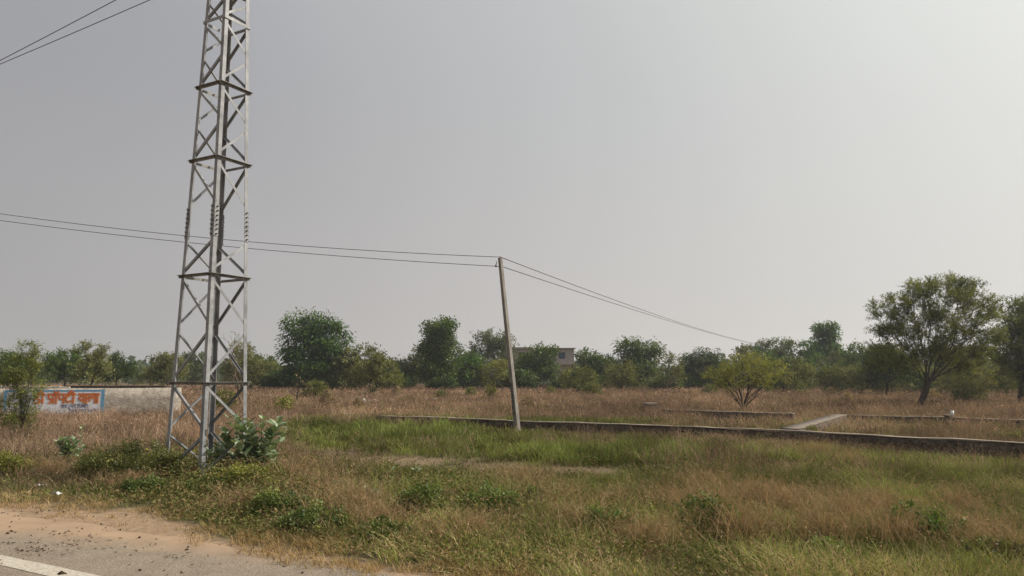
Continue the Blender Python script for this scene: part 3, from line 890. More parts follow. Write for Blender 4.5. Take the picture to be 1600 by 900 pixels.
tree('leafy_tree', 'big bushy deep green tree with drooping leaf sprays and two low tops, left of centre', 'tree', 495, 613,
     [(500, 597, 46, 12), (460, 592, 22, 12), (474, 510, 27, 22), (506, 508, 24, 15), (478, 540, 36, 24), (518, 540, 30, 28), (462, 552, 22, 14), (492, 580, 44, 26), (530, 570, 20, 24)],
     mode='droop', seed=14, colour='bright', cover=1.35, attr=300, clumpk=.14, leafpx=3.0, fork=(494, 592))
tree('leafy_tree', 'tall narrow tree with ragged crown rising above the line, left of the concrete pole', 'tree', 690, 613,
     [(688, 514, 25, 17), (680, 514, 18, 12), (668, 545, 15, 18), (700, 552, 20, 26), (684, 580, 28, 26), (690, 535, 18, 16)], mode='dense', seed=15, colour='mid', attr=220, clumpk=.16, fork=(690, 585), cover=1.1)
tree('acacia_tree', 'hazy rounded tree pair standing before the house, left of the pole', 'tree', 768, 606,
     [(755, 545, 26, 18), (775, 536, 20, 14), (765, 562, 34, 18), (790, 550, 12, 14)], Y=104, mode='feather', seed=16, colour='grey', cover=1.2)
tree('leafy_tree', 'dark round tree on a forked trunk before the house, right of the pole', 'tree', 838, 611,
     [(818, 572, 17, 16), (844, 557, 22, 17), (856, 577, 18, 14), (838, 582, 26, 13), (862, 549, 9, 9)], mode='dense', seed=17, colour='mid', attr=220, clumpk=.16, fork=(838, 598), cover=1.1)
tree('citrus_tree', 'low rounded bright green tree with a few yellow blooms left of the pole', 'tree', 732, 612, [(730, 565, 22, 13), (742, 572, 12, 8), (728, 590, 26, 16)], mode='dense', seed=18, colour='bright')
tree('leafy_tree', 'dense dark tree with a bumpy crown, right of the house', 'tree', 996, 611,
     [(985, 542, 24, 15), (1003, 552, 24, 18), (1022, 546, 14, 13), (995, 575, 36, 24)], mode='droop', seed=19, colour='mid', attr=220, clumpk=.16, cover=1.2)
tree('leafy_tree', 'low green tree immediately right of the house', 'tree', 925, 612, [(920, 560, 20, 12), (938, 570, 20, 14), (925, 585, 28, 18)], mode='dense', seed=20, colour='mid')
tree('leafy_tree', 'dense dark green tree behind the twiggy shrub right of centre', 'tree', 1085, 608, [(1080, 563, 17, 12), (1100, 557, 26, 11), (1118, 565, 18, 12), (1092, 580, 34, 20)], Y=96, mode='droop', seed=21, colour='dark', cover=1.1)
tree('acacia_tree', 'soft grey green domed tree at the end of the overhead wires', 'tree', 1212, 606, [(1212, 552, 30, 16), (1200, 570, 30, 18), (1225, 575, 28, 22)], Y=98, mode='feather', seed=22, colour='grey', cover=1.25)
tree('leafy_tree', 'dark low tree between the domed tree and the column shaped tree', 'tree', 1243, 610, [(1243, 562, 20, 13), (1240, 580, 22, 16)], mode='dense', seed=23, colour='dark')
tree('leafy_tree', 'column shaped tree with a pollarded upright top, left of the big acacia', 'tree', 1293, 609,
     [(1290, 512, 18, 10), (1291, 526, 17, 12), (1290, 545, 26, 14), (1300, 560, 32, 16), (1275, 556, 18, 12)], mode='droop', seed=24, colour='bright', attr=240, clumpk=.14, cover=1.9)
tree('thin_tree', 'thin light green tree with layered leaves behind the column shaped tree', 'tree', 1262, 606, [(1262, 541, 16, 6), (1265, 555, 18, 8)], Y=100, mode='feather', seed=25, colour='bright')
tree('leafy_tree', 'hazy blue green tree on a leaning trunk left of the big acacia', 'tree', 1318, 608, [(1335, 552, 20, 12), (1342, 568, 22, 14)], Y=88, mode='feather', seed=26, colour='mid')
tree('thin_tree', 'slim light tree with flat sprays beside the wire end', 'tree', 1180, 612, [(1178, 547, 14, 6), (1190, 560, 20, 10), (1185, 580, 20, 16)], mode='feather', seed=27, colour='bright')
tree('acacia_tree', 'dark drooping tree behind the left side of the big acacia', 'tree', 1385, 618, [(1380, 562, 26, 18), (1368, 580, 22, 16), (1405, 580, 24, 18)], Y=64, mode='dense', seed=28, colour='dark')
tree('shrub_tree', 'olive yellow bushy tree between the two right hand acacias', 'tree', 1530, 622, [(1525, 575, 36, 22), (1550, 590, 30, 20), (1510, 600, 36, 18)], mode='feather', seed=29, colour='yellow', stems=3, cover=1.1)
# left side
tree('acacia_tree', 'hazy tree cut by the left edge behind the painted wall', 'tree', 5, 602, [(5, 565, 22, 14), (25, 572, 22, 12), (0, 585, 30, 12)], Y=88, mode='dense', seed=30, colour='mid')
tree('acacia_tree', 'broad low tree behind the painted wall, left of the tallest there', 'tree', 100, 604, [(100, 565, 28, 16), (85, 580, 24, 12), (112, 582, 26, 14)], Y=80, mode='feather', seed=31, colour='mid', cover=1.25)
tree('acacia_tree', 'olive green tree, tallest behind the painted wall', 'tree', 143, 604, [(145, 556, 20, 18), (140, 578, 24, 18), (156, 580, 18, 14)], Y=74, mode='feather', seed=32, colour='olive', cover=1.2)
tree('acacia_tree', 'dark flat topped tree behind the right end of the painted letters', 'tree', 182, 604, [(180, 565, 18, 9), (190, 578, 24, 10), (178, 585, 24, 12)], Y=82, mode='feather', seed=33, colour='dark', cover=1.2)
tree('acacia_tree', 'rounded tree directly left of the steel tower', 'tree', 262, 606, [(258, 568, 22, 14), (270, 580, 22, 14), (250, 590, 18, 12)], Y=84, mode='feather', seed=34, colour='olive', cover=1.2)
tree('acacia_tree', 'faint round tree seen through the tower', 'tree', 300, 604, [(300, 567, 18, 12), (305, 582, 18, 12)], Y=100, mode='feather', seed=35, colour='grey', cover=1.2)
tree('shrub_tree', 'olive green tree just right of the tower', 'tree', 376, 614, [(380, 550, 18, 14), (372, 575, 22, 18), (395, 580, 18, 14)], mode='feather', seed=36, colour='olive', cover=1.1)
tree('twiggy_tree', 'nearly bare twiggy tree seen through the right side of the tower', 'tree', 373, 640, [(360, 530, 16, 12), (372, 555, 20, 20), (365, 585, 20, 18)], mode='feather', seed=37, colour='dry', bare=.75, cover=.25, trunk_mat=M_TWIG, r=.07)
tree('leafy_tree', 'low dark green tree left of the big bushy tree', 'tree', 420, 610, [(415, 572, 18, 13), (428, 582, 20, 16), (410, 592, 22, 12)], mode='dense', seed=38, colour='mid')
tree('leafy_tree', 'bluish tree filling the gap beside the tall narrow tree', 'tree', 635, 608, [(632, 572, 20, 13), (645, 582, 20, 16), (620, 588, 20, 14)], Y=98, mode='droop', seed=39, colour='grey')
tree('shrub_tree', 'feathery light green shrub tree between the big bushy tree and the tall narrow one', 'tree', 582, 621, [(575, 580, 22, 16), (595, 578, 20, 16), (585, 595, 28, 14)], mode='feather', seed=40, colour='olive', stems=4, cover=.95)
tree('young_tree', 'slender feathery young tree in front of the painted wall, far left', 'tree', 28, 690, [(44, 548, 16, 16), (52, 566, 16, 14), (32, 578, 24, 20), (42, 606, 27, 22), (26, 640, 27, 26), (30, 664, 24, 14), (14, 600, 14, 14)],
     Y=21.5, mode='feather', seed=41, colour='acacia', stems=5, cover=.62, leafpx=2.0, alpha=1.2, attr=300, clumpk=.12, r=.03, fork=(30, 668), wob=.05)
tree('open_shrub', 'open yellow green shrub with V shaped stems behind the low stone wall', 'shrub', 1163, 646, [(1125, 590, 22, 16), (1148, 572, 22, 14), (1178, 568, 24, 14), (1208, 582, 24, 16), (1165, 592, 40, 16), (1140, 604, 22, 9), (1192, 604, 22, 9)],
     mode='feather', seed=42, colour='yellow', stems=8, cover=.42, leafpx=1.9, r=.05, wob=.03, fork=(1163, 628), attr=180, clumpk=.14, alpha=.9, crook=.02)
tree('twiggy_shrub', 'brownish twiggy shrub right of the dense dark bumpy tree', 'shrub', 1046, 617, [(1048, 572, 20, 16), (1046, 590, 24, 12)], mode='feather', seed=43, colour='olive', cover=.6, trunk_mat=M_TWIG, stems=2)
tree('feathery_shrub', 'feathery olive shrub with dark stems in front of the green tree by the house', 'shrub', 903, 620, [(895, 590, 20, 14), (912, 592, 18, 14), (903, 602, 22, 8)], mode='feather', seed=44, colour='olive', stems=3, cover=.85)
tree('feathery_shrub', 'feathery shrub in front of the dense dark bumpy tree', 'shrub', 970, 616, [(970, 582, 24, 16), (960, 598, 22, 12), (985, 597, 20, 10)], mode='feather', seed=45, colour='olive', stems=3)
tree('dead_shrub', 'dark leafless shrub with forked branches below the big bushy tree', 'shrub', 464, 634, [(458, 606, 14, 12), (476, 604, 12, 14), (467, 596, 12, 10)], mode='feather', seed=46, colour='dry', bare=.92, cover=.2, r=.06, parts=('trunk', 'crown'))
tree('round_bush', 'small bright yellow green bush in the brown grass below the big bushy tree', 'bush', 446, 648, [(447, 632, 13, 10), (440, 638, 11, 7)], mode='feather', seed=47, colour='yellow', stems=4, cover=1.0, r=.02)
tree('tall_weed', 'upright spiky green weed in the brown grass left of the pole', 'weed', 764, 629, [(762, 616, 6, 12), (768, 612, 5, 12)], mode='feather', seed=48, colour='olive', stems=4, r=.02, attr=30)
tree('feathery_shrub', 'slim twin stemmed olive shrub below the column shaped tree', 'shrub', 1298, 622, [(1292, 592, 14, 16), (1308, 592, 14, 16)], mode='feather', seed=49, colour='olive', stems=2, cover=.8)
tree('feathery_shrub', 'olive shrub left of the big acacia trunk', 'shrub', 1345, 622, [(1345, 592, 20, 14), (1355, 600, 20, 10)], mode='feather', seed=50, colour='olive', stems=3, cover=.85)

# --- repeated undergrowth shrubs: a few sources, copied
srcs = []
for i, (colr, md, lobes) in enumerate([('olive', 'feather', [(800, 585, 20, 14), (812, 595, 20, 10), (788, 597, 18, 9)]),
                                       ('dark', 'dense', [(800, 592, 24, 12), (815, 598, 20, 9), (785, 599, 18, 8)]),
                                       ('mid', 'feather', [(800, 580, 16, 16), (808, 595, 20, 12)]),
                                       ('grey', 'feather', [(800, 588, 26, 12), (790, 598, 24, 8)]),
                                       ('yellow', 'feather', [(800, 582, 18, 14), (790, 596, 18, 9), (812, 594, 14, 9)]),
                                       ('olive', 'feather', [(795, 572, 12, 12), (806, 580, 14, 12), (800, 594, 20, 10)])]):
    t = tree('undergrowth_shrub', 'leafy shrub filling the foot of the tree line', 'shrub', 800, 613, lobes, group=SH, mode=md, seed=60 + i, colour=colr, stems=2, cover=1.1)
    srcs.append(t)
spots = []
random.seed(4)
for x in list(range(395, 1640, 25)):
    spots.append((x + random.uniform(-9, 9), random.uniform(609.5, 613.5), random.choice([.7, .85, 1.0, 1.2, 1.5]) * random.uniform(.9, 1.1), random.choice([0, 1, 1, 2, 4, 5, 0])))
for x in range(-10, 400, 30):
    spots.append((x + random.uniform(-9, 9), random.uniform(602, 607), random.uniform(.6, .85), random.choice([0, 2, 0, 3])))
for x in range(1230, 1640, 34):
    spots.append((x + random.uniform(-9, 9), random.uniform(616, 620), random.uniform(.7, 1.1), random.choice([0, 4, 5, 2])))
used = set()
for (x, y, sc_, k) in spots:
    if 815 < x < 900 and y < 615: sc_ = min(sc_, .68)
    src = srcs[k]
    o = src if k not in used else copy_tree(src)
    used.add(k)
    g_ = gnd(x, y); o.location = (g_.x, g_.y, 0)
    ss = sc_ * g_.y / gnd(800, 613).y
    o.scale = (ss, ss, ss); o.rotation_euler = (0, 0, random.uniform(-.6, .6) + (math.pi if random.random() < .5 else 0))

# small bushes dotted in the brown grass
src = None
for i, (x, y, sc_, lab) in enumerate([(493, 628, .45, 'brown weedy bush under the right side of the big bushy tree'), (860, 622, .3, 'tiny dark bush in the brown grass right of the pole'), (925, 622, .4, 'small olive bush right of the feathery shrub by the house'),
                                      (690, 628, .25, 'tiny bush in the brown grass below the tall narrow tree'), (1515, 636, .45, 'small olive bush in the grass right of the big acacia trunk'), (1110, 622, .35, 'small bush left of the V stemmed shrub'), (735, 625, .3, 'tiny bush left of the spiky weed'), (345, 650, .35, 'small olive bush behind the tower'), (1270, 690, .13, 'small dark leafed weed in front of the low stone wall')]):
    t = copy_tree(srcs[0]); t.name = 'field_bush'
    g_ = gnd(x, y); t.location = (g_.x, g_.y, 0)
    ss = sc_ * (1 if y < 680 else 1); t.scale = (ss, ss, ss); t.rotation_euler = (0, 0, i * 1.3)
    tag(t, lab, 'bush', 'bushes dotted in the field')

dry_src = tree('dry_bush', 'dry brown bush standing in the pale grass', 'bush', 800, 625, [(800, 612, 12, 9), (806, 617, 11, 6), (794, 618, 10, 6)], group='dry bushes standing in the brown grass', mode='feather', seed=90, colour='dry', stems=4, cover=.9, r=.02)
random.seed(21)
for i in range(26):
    t = dry_src if i == 0 else copy_tree(dry_src)
    x = random.uniform(300, 1590); y = random.choice([random.uniform(616, 630), random.uniform(620, 645)])
    g_ = gnd(x, y); t.location = (g_.x, g_.y, 0); ss = random.uniform(.35, .75); t.scale = (ss, ss, ss * random.uniform(.8, 1.2)); t.rotation_euler = (0, 0, random.uniform(0, 6))

# --- far-off wood reading as one mass
def far_wood():
    acc = Acc()
    n = 420
    az = rng.uniform(-44, 44, n); D = rng.uniform(210, 420, n)
    for a_, d_ in zip(az, D):
        x = math.sin(R(a_)) * d_; y = math.cos(R(a_)) * d_
        hh = rng.uniform(4.5, 9); wr = rng.uniform(4, 9)
        m = 90
        o = rdir(m) * (rng.random((m, 1)) ** .4) * np.array([wr, wr, hh * .5])
        c = np.array([x, y, hh * .52]) + o
        cc = C(.05, .075, .03) * rng.uniform(.7, 1.3, (m, 1))
        V, q, cl = leaf_quads(c, rdir(m), rdir(m, .6), rng.uniform(1.0, 2.6, m), rng.uniform(.8, 1.8, m), cc)
        acc.add(V, q, None, cl)
    return acc.mesh('distant_wood')
tag(link('distant_wood', far_wood(), M_LEAF), 'faint far-off trees on the horizon seen through haze', 'wood', None, 'stuff')

# ------------------------------------------------------------------ lattice tower
def tower():
    T0 = Vector((0, 0, 0))
    Yc = 13.45
    c = at(321, 740, Yc); c.z = 0
    root = empty('lattice_tower', c)
    tag(root, 'grey galvanised steel lattice electricity tower with cross bracing, at the left of the field', 'tower')
    half0 = .69; 
    def half(h): return half0 - .0345 * h
    # corner azimuths (from +Y towards +X): view ray to the tower is about -22.4 deg
    va = math.degrees(math.atan2(c.x, c.y))
    dN = va + 180 + 6.0
    az = [R(dN), R(dN - 90), R(dN - 180), R(dN - 270)]    # N (towards the viewer), R, B, L
    dirs = [Vector((math.sin(a), math.cos(a), 0)) for a in az]
    def corner(i, h): return dirs[i % 4] * half(h) + Vector((0, 0, h))
    def hpix(py):  # height on the tower's near corner seen at photo row
        h = 1.0
        for _ in range(30):
            p = corner(0, h) + c
            q = at(321, py, p.y)
            h = q.z
        return h
    lev = [0.0, hpix(597), hpix(426), hpix(243), hpix(127), hpix(25)]
    lev += [lev[-1] + .95, lev[-1] + 1.85]
    top = lev[-1]
    splice = (hpix(368), hpix(318))
    W, TK = .077, .009
    for i in range(4):
        mb = MB()
        a, b = corner(i, -.3), corner(i, top)
        d1 = (corner(i + 1, 2) - corner(i, 2)); d1.z = 0; d1.normalize()
        d2 = (corner(i + 3, 2) - corner(i, 2)); d2.z = 0; d2.normalize()
        prof = [(0, 0), (W, 0), (W, TK), (TK, TK), (TK, W), (0, W)]
        mb.section(a, b, prof, d1, d2)
        leg = mb.build('leg', M_GALV, root)
        # splice plates on both flanges with bolts
        for dd, other in ((d1, d2), (d2, d1)):
            mp_ = MB(); z0, z1 = splice
            A = corner(i, z0) - other * .009; B = corner(i, z1) - other * .009
            mp_.section(A, B, [(-.006, 0), (W + .012, 0), (W + .012, .008), (-.006, .008)], dd, other)
            pl = mp_.build('splice_plate', M_GALV, root)
            for k in range(7):
                t = .07 + .86 * k / 6
                p = A.lerp(B, t) + dd * (W * .55)
                mq = MB(); mq.lathe(p - other * .0, [(.017, .0), (.017, .014), (.008, .015), (.008, .05)], 6, -other)
                mq.build('bolt', M_BOLT, pl)
    # horizontal belts
    for li, h in enumerate(lev[1:]):
        for i in range(4):
            a, b = corner(i, h), corner(i + 1, h)
            d = (b - a).normalized(); out = d.cross(Vector((0, 0, 1))).normalized()
            if out.dot(a + b) < 0: out = -out
            mb = MB()
            if li == 4:     # lighter plain bar near the top of the picture
                mb.section(a - d * .02 + out * .011, b + d * .02 + out * .011, [(0, -.03), (.008, -.03), (.008, .03), (0, .03)], out, Vector((0, 0, 1)))
                mb.build('horizontal_bar', M_GALV, root)
            else:
                w2 = .058
                A = a - d * (.05 if i % 2 == 0 else .02) + out * .011; B = b + d * (.05 if i % 2 == 0 else .02) + out * .011
                zo = Vector((0, 0, .003 * (i % 2)))
                mb.section(A + zo, B + zo, [(0, 0), (w2, 0), (w2, -.007), (.007, -.007), (.007, -.05), (0, -.05)], out, Vector((0, 0, 1)))
                belt = mb.build('horizontal_belt', M_BELT, root)
                if li < 4:
                    for p in (a + d * .05, b - d * .05):
                        mbb = MB(); mbb.lathe(p + out * .018 + Vector((0, 0, -.03)), [(.012, 0), (.012, .012), (.006, .013), (.006, .02)], 6, out)
                        mbb.build('bolt', M_BOLT, belt)
    # zigzag diagonals: each face starts at its first corner, reaches the other at mid height and comes back
    for li in range(len(lev) - 1):
        h0, h1 = lev[li], lev[li + 1]
        for i in range(4):
            j = i + 1
            # cyclic: starts (top) at corner i for NR..., face i = (i, i+1)
            hm = (h0 + h1) / 2
            gap = .09
            if li == 2: ms, me_ = splice[0] - .03, splice[1] + .03
            else: ms, me_ = hm - gap / 2, hm + gap / 2
            segs = [(corner(i, h1 - .06), corner(j, me_)), (corner(j, ms), corner(i, h0 + (.06 if li else .12)))]
            for s, (a, b) in enumerate(segs):
                d = (b - a).normalized()
                fd = (corner(j, hm) - corner(i, hm)).normalized(); out = fd.cross(Vector((0, 0, 1))).normalized()
                if out.dot(a + b) < 0: out = -out
                inn = -out
                up = d.cross(out).normalized()
                mb = MB()
                w3 = .046
                # sits on the inner face of the leg flange, in-plane flat strip + inward flange
                off = out * (-.010) + inn * 0.0
                a2 = a + d * .02; b2 = b - d * .02
                mb.section(a2 + off, b2 + off, [(-w3 / 2, 0), (w3 / 2, 0), (w3 / 2, .006), (-w3 / 2 + .006, .006), (-w3 / 2 + .006, .04), (-w3 / 2, .04)], up, inn)
                mb.build('diagonal_brace', M_GALV, root)
    # concrete footing, mostly hidden in weeds
    # crossarm and insulators just above the picture
    h = 9.5
    L = corner(3, h); N0 = corner(0, h)
    ca = [Vector((-6.12, 13.02, 9.5)) - c, Vector((-5.86, 13.42, 9.5)) - c]
    mb = MB()
    dd = (ca[1] - ca[0]).normalized(); ddp = Vector((-dd.y, dd.x, 0))
    mb.section(ca[0] - dd * .35 - Vector((0, 0, .12)), ca[1] + dd * .9 - Vector((0, 0, .12)), [(-.035, -.03), (.035, -.03), (.035, .03), (-.035, .03)], ddp, Vector((0, 0, 1)))
    mb.build('crossarm', M_GALV, root)
    for p in ca:
        mi = MB(); mi.lathe(p - Vector((0, 0, .088)), [(.012, 0), (.012, .02), (.04, .03), (.045, .05), (.03, .06), (.038, .075), (.028, .09), (.015, .105)], 10)
        mi.build('insulator', M_INS, root, smooth=True)
    return root, c, ca
tw_root, tw_c, ca = tower()

def wire(A, B, sag, rad, label, n=26, group=None):
    mb = MB()
    A = Vector(A); B = Vector(B)
    pts = [A.lerp(B, t) - Vector((0, 0, 4 * sag * t * (1 - t))) for t in [i / n for i in range(n + 1)]]
    mb.tube(pts, rad, 5)
    o = mb.build('overhead_wire', M_WIRE, None, smooth=True, origin=A); o.location = A
    tag(o, label, 'wire', group); return o
OW = 'overhead wires strung across the field'
for k, (s0, e0, lab) in enumerate([((-7.75, 14.1, 9.35), (-12.16, 16.8), 'upper of the two wires crossing the top left corner of the sky'), ((-7.14, 14.2, 9.42), (-12.5, 17.1), 'lower of the two wires crossing the top left corner of the sky')]):
    A = Vector(ca[k]) + tw_c
    d = Vector((e0[0] - s0[0], e0[1] - s0[1], 0)).normalized()
    B = A + d * 58; B.z = 9.6
    wire(A, B, .72, .009, lab, 40, OW)

# ------------------------------------------------------------------ leaning concrete pole
def pole():
    b = gnd(809, 679); Yp = b.y
    t = at(781.5, 403, Yp - .15)
    root = empty('concrete_pole', (b.x, b.y, 0))
    tag(root, 'leaning weathered square concrete utility pole with faded dark numbering near its foot', 'utility pole')
    t = t - Vector((b.x, b.y, 0))
    ax = t.normalized()
    rot = R(48)
    u = Vector((math.cos(rot), math.sin(rot), 0)); u = (u - ax * u.dot(ax)).normalized(); v = ax.cross(u).normalized()
    mb = MB()
    def ring(p, s, s2): 
        return [p + u * a * s + v * b_ * s2 for a, b_ in ((-.85, -1), (.85, -1), (1, -.85), (1, .85), (.85, 1), (-.85, 1), (-1, .85), (-1, -.85))]
    P0 = ax * -.4; L = t.length
    prev = None; rings = []
    for i in range(9):
        q = i / 8
        p = P0.lerp(t, q) + u * math.sin(q * 6) * .006
        rings.append(ring(p, .084 - .026 * q, .078 - .026 * q))
    vs = [x for r_ in rings for x in r_]
    fs = []
    for i in range(8):
        for k in range(8): fs.append((i * 8 + k, i * 8 + (k + 1) % 8, (i + 1) * 8 + (k + 1) % 8, (i + 1) * 8 + k))
    fs.append(tuple(range(8))[::-1]); fs.append(tuple(range(64, 72)))
    mb.add(vs, fs); mb.build('shaft', M_CONC, root, bevel=0)
    # which face is turned to the viewer's left?  (-v side)
    vw = (Vector((0, 0, 0)) - Vector((b.x, b.y, 0))).normalized()
    faces = [(-v, u), (u, v), (v, -u), (-u, -v)]
    best = max(faces, key=lambda f_: f_[0].dot(vw) + f_[0].dot(Vector((-.5, 0, 0))))
    nrm, side = best
    if side.dot(Vector((1, 0, 0))) < 0: side = -side
    digits = {'6': [[(.8, .95), (.3, .8), (.1, .4), (.3, .05), (.75, .1), (.85, .35), (.6, .55), (.15, .45)]],
              'R': [[(.15, 0), (.15, 1), (.7, .95), (.8, .7), (.6, .5), (.15, .5)], [(.5, .5), (.85, 0)]],
              '0': [[(.5, 1), (.15, .75), (.15, .25), (.5, 0), (.85, .25), (.85, .75), (.5, 1)]],
              'C': [[(.85, .85), (.5, 1), (.15, .75), (.15, .25), (.5, 0), (.85, .15)]],
              '2': [[(.15, .8), (.5, 1), (.85, .75), (.15, 0), (.9, 0)]],
              'E': [[(.85, 1), (.15, 1), (.15, 0), (.85, 0)], [(.15, .5), (.7, .5)]],
              'H': [[(.15, 0), (.15, 1)], [(.85, 0), (.85, 1)], [(.15, .5), (.85, .5)]]}
    mt = MB()
    zz = [.62, .80, .99, 1.17, 1.35, 1.52]
    for z, ch in zip(zz, ['H', 'E', '0', '2', 'C', '6']):
        z = z + .0
        cpt = ax * (z + .05)
        half_ = (.084 - .026 * (z + .4) / L) if abs(nrm.dot(u)) > .9 else (.078 - .026 * (z + .4) / L)
        o_ = cpt + nrm * (half_ + .002)
        for st_ in digits[ch]:
            for k in range(len(st_) - 1):
                (x0, y0), (x1, y1) = st_[k], st_[k + 1]
                a = o_ + side * (x0 - .5) * .10 + ax * (y0 - .5) * .13; b2 = o_ + side * (x1 - .5) * .10 + ax * (y1 - .5) * .13
                d = (b2 - a).normalized(); w_ = d.cross(nrm)
                mt.section(a - d * .008, b2 + d * .008, [(-.012, 0), (.012, 0), (.012, .002 + .0005 * k), (-.012, .002 + .0005 * k)], w_, nrm)
    mt.build('painted_number', M_PAINTDARK, root)
    # hook bracket with small insulator on the left
    hk = MB(); p = ax * (L - .27)
    hk.tube([p, p - Vector((.13, 0, .02)), p - Vector((.16, 0, -.05)), p - Vector((.13, 0, -.16))], .012, 5)
    hk.build('hook_bracket', M_BOLT, root)
    hi = MB(); hi.lathe(p - Vector((.165, 0, .03)), [(.012, 0), (.03, .015), (.034, .04), (.02, .055), (.026, .07), (.01, .085)], 8); hi.build('insulator', M_INS, root, smooth=True)
    hi = MB(); hi.lathe(t + Vector((0, 0, .001)), [(.012, -.01), (.02, .01), (.022, .03), (.012, .045)], 8); hi.build('insulator', M_INS, root, smooth=True)
    o = Vector((b.x, b.y, 0))
    return o + t, o + p
ptop, phook = pole()
def yleft(u, y0, a, b_): return y0 - a * u - b_ * u * u
# left span as world points (fitted to the sagging line in the photo)
for k, (P0_, y0, a_, b_, lab) in enumerate([(ptop + Vector((0, 0, .03)), 402, .0351, 6.9e-5, 'upper wire running left from the concrete pole behind the tower'), (phook - Vector((.165, 0, 0)), 416, .049, 5.6e-5, 'lower wire running left from the concrete pole behind the tower')]):
    x_end = -520; u = 778 - x_end
    B = at(x_end, yleft(u, y0, a_, b_), 26)
    # mid check gives the sag
    m_ = at(390, 378 if k == 0 else 388.5, P0_.y + (26 - P0_.y) * (P0_.x + 9.3) / max(P0_.x - B.x, 1))
    tt = (P0_.x - m_.x) / (P0_.x - B.x)
    ch = P0_.z + (B.z - P0_.z) * tt
    sag = max(0, (ch - m_.z) / (4 * tt * (1 - tt)))
    wire(P0_, B, sag, .0105, lab, 40, OW)
far_b = gnd(1192, 612); fpz = 5.65
fp = Vector((far_b.x, far_b.y, 0))
mb = MB(); mb.tube([fp - Vector((0, 0, .3)), fp + Vector((0, 0, fpz))], [.12, .08], 8)
o = mb.build('concrete_pole', M_CONC, origin=fp); o.location = fp
tag(o, 'distant concrete pole hidden among trees where the wires end', 'utility pole')
for k, (P0_, dz, lab) in enumerate([(ptop + Vector((0, 0, .03)), 0, 'upper wire running right from the concrete pole to the far trees'), (phook, -.18, 'lower wire running right from the concrete pole to the far trees')]):
    B = at(1191, 538, far_b.y); B.z += dz
    wire(P0_, B, .42 if k == 0 else .25, .014, lab, 40, OW)

# ------------------------------------------------------------------ painted boundary wall on the left
def plaster_mat(name='stone_and_lime_wall', vs_=3.2, ca=(.22, .185, .15), cb=(.50, .445, .375), f=.5, sc=5.0):
    m, nt, out = new_mat(name)
    b = N(nt, 'ShaderNodeBsdfPrincipled', Roughness=.92); b.inputs['Specular IOR Level'].default_value = .2
    tc = N(nt, 'ShaderNodeTexCoord')
    vo = N(nt, 'ShaderNodeTexVoronoi', Scale=vs_, feature='DISTANCE_TO_EDGE'); mp = N(nt, 'ShaderNodeMapping'); mp.inputs['Scale'].default_value = (1, 1, 1.8)
    nz = N(nt, 'ShaderNodeTexNoise', Scale=4.0, Detail=3); nt.links.new(tc.outputs['Object'], nz.inputs['Vector'])
    mxv = N(nt, 'ShaderNodeVectorMath', operation='ADD'); sc_ = N(nt, 'ShaderNodeVectorMath', operation='SCALE'); sc_.inputs['Scale'].default_value = .25
    nt.links.new(nz.outputs['Color'], sc_.inputs[0]); nt.links.new(tc.outputs['Object'], mxv.inputs[0]); nt.links.new(sc_.outputs[0], mxv.inputs[1])
    nt.links.new(mxv.outputs[0], mp.inputs['Vector']); nt.links.new(mp.outputs[0], vo.inputs['Vector'])
    n1 = N(nt, 'ShaderNodeTexNoise', Scale=sc, Detail=10, Roughness=.8); nt.links.new(tc.outputs['Object'], n1.inputs['Vector'])
    c1 = N(nt, 'ShaderNodeValToRGB'); e = c1.color_ramp.elements
    e[0].position = .36; e[0].color = (*ca, 1); e[1].position = .6; e[1].color = (*cb, 1)
    nt.links.new(n1.outputs['Fac'], c1.inputs[0])
    r = N(nt, 'ShaderNodeValToRGB'); e = r.color_ramp.elements
    e[0].position = 0; e[0].color = (.45, .4, .36, 1); e[1].position = .05; e[1].color = (1, 1, 1, 1)
    nt.links.new(vo.outputs['Distance'], r.inputs[0])
    mm = N(nt, 'ShaderNodeMix', data_type='RGBA', blend_type='MULTIPLY'); mm.inputs['Factor'].default_value = f
    nt.links.new(c1.outputs[0], mm.inputs['A']); nt.links.new(r.outputs[0], mm.inputs['B']); nt.links.new(mm.outputs['Result'], b.inputs['Base Color'])
    bp = N(nt, 'ShaderNodeBump', Strength=.5, Distance=.025); nt.links.new(vo.outputs['Distance'], bp.inputs['Height']); nt.links.new(bp.outputs[0], b.inputs['Normal'])
    nt.links.new(b.outputs[0], out.inputs[0]); return m
M_PLAS = plaster_mat()
M_WPAINT = surf_mat('weathered_white_wall_paint', (.48, .49, .53), (.66, .66, .70), 3, bump=.3, c3=(.42, .37, .33), bscale=12)
M_BLUE = surf_mat('sky_blue_wall_paint', (.07, .22, .36), (.12, .30, .45), 5, bump=.2, c3=(.3, .35, .38))
M_RED = surf_mat('orange_red_sign_paint', (.40, .09, .03), (.50, .14, .045), 6, bump=.1)
M_ORG = surf_mat('orange_shadow_paint', (.55, .24, .08), (.62, .31, .13), 6, bump=.1)
M_NAVY = surf_mat('dark_blue_sign_paint', (.05, .05, .12), (.09, .09, .17), 6, bump=.1)

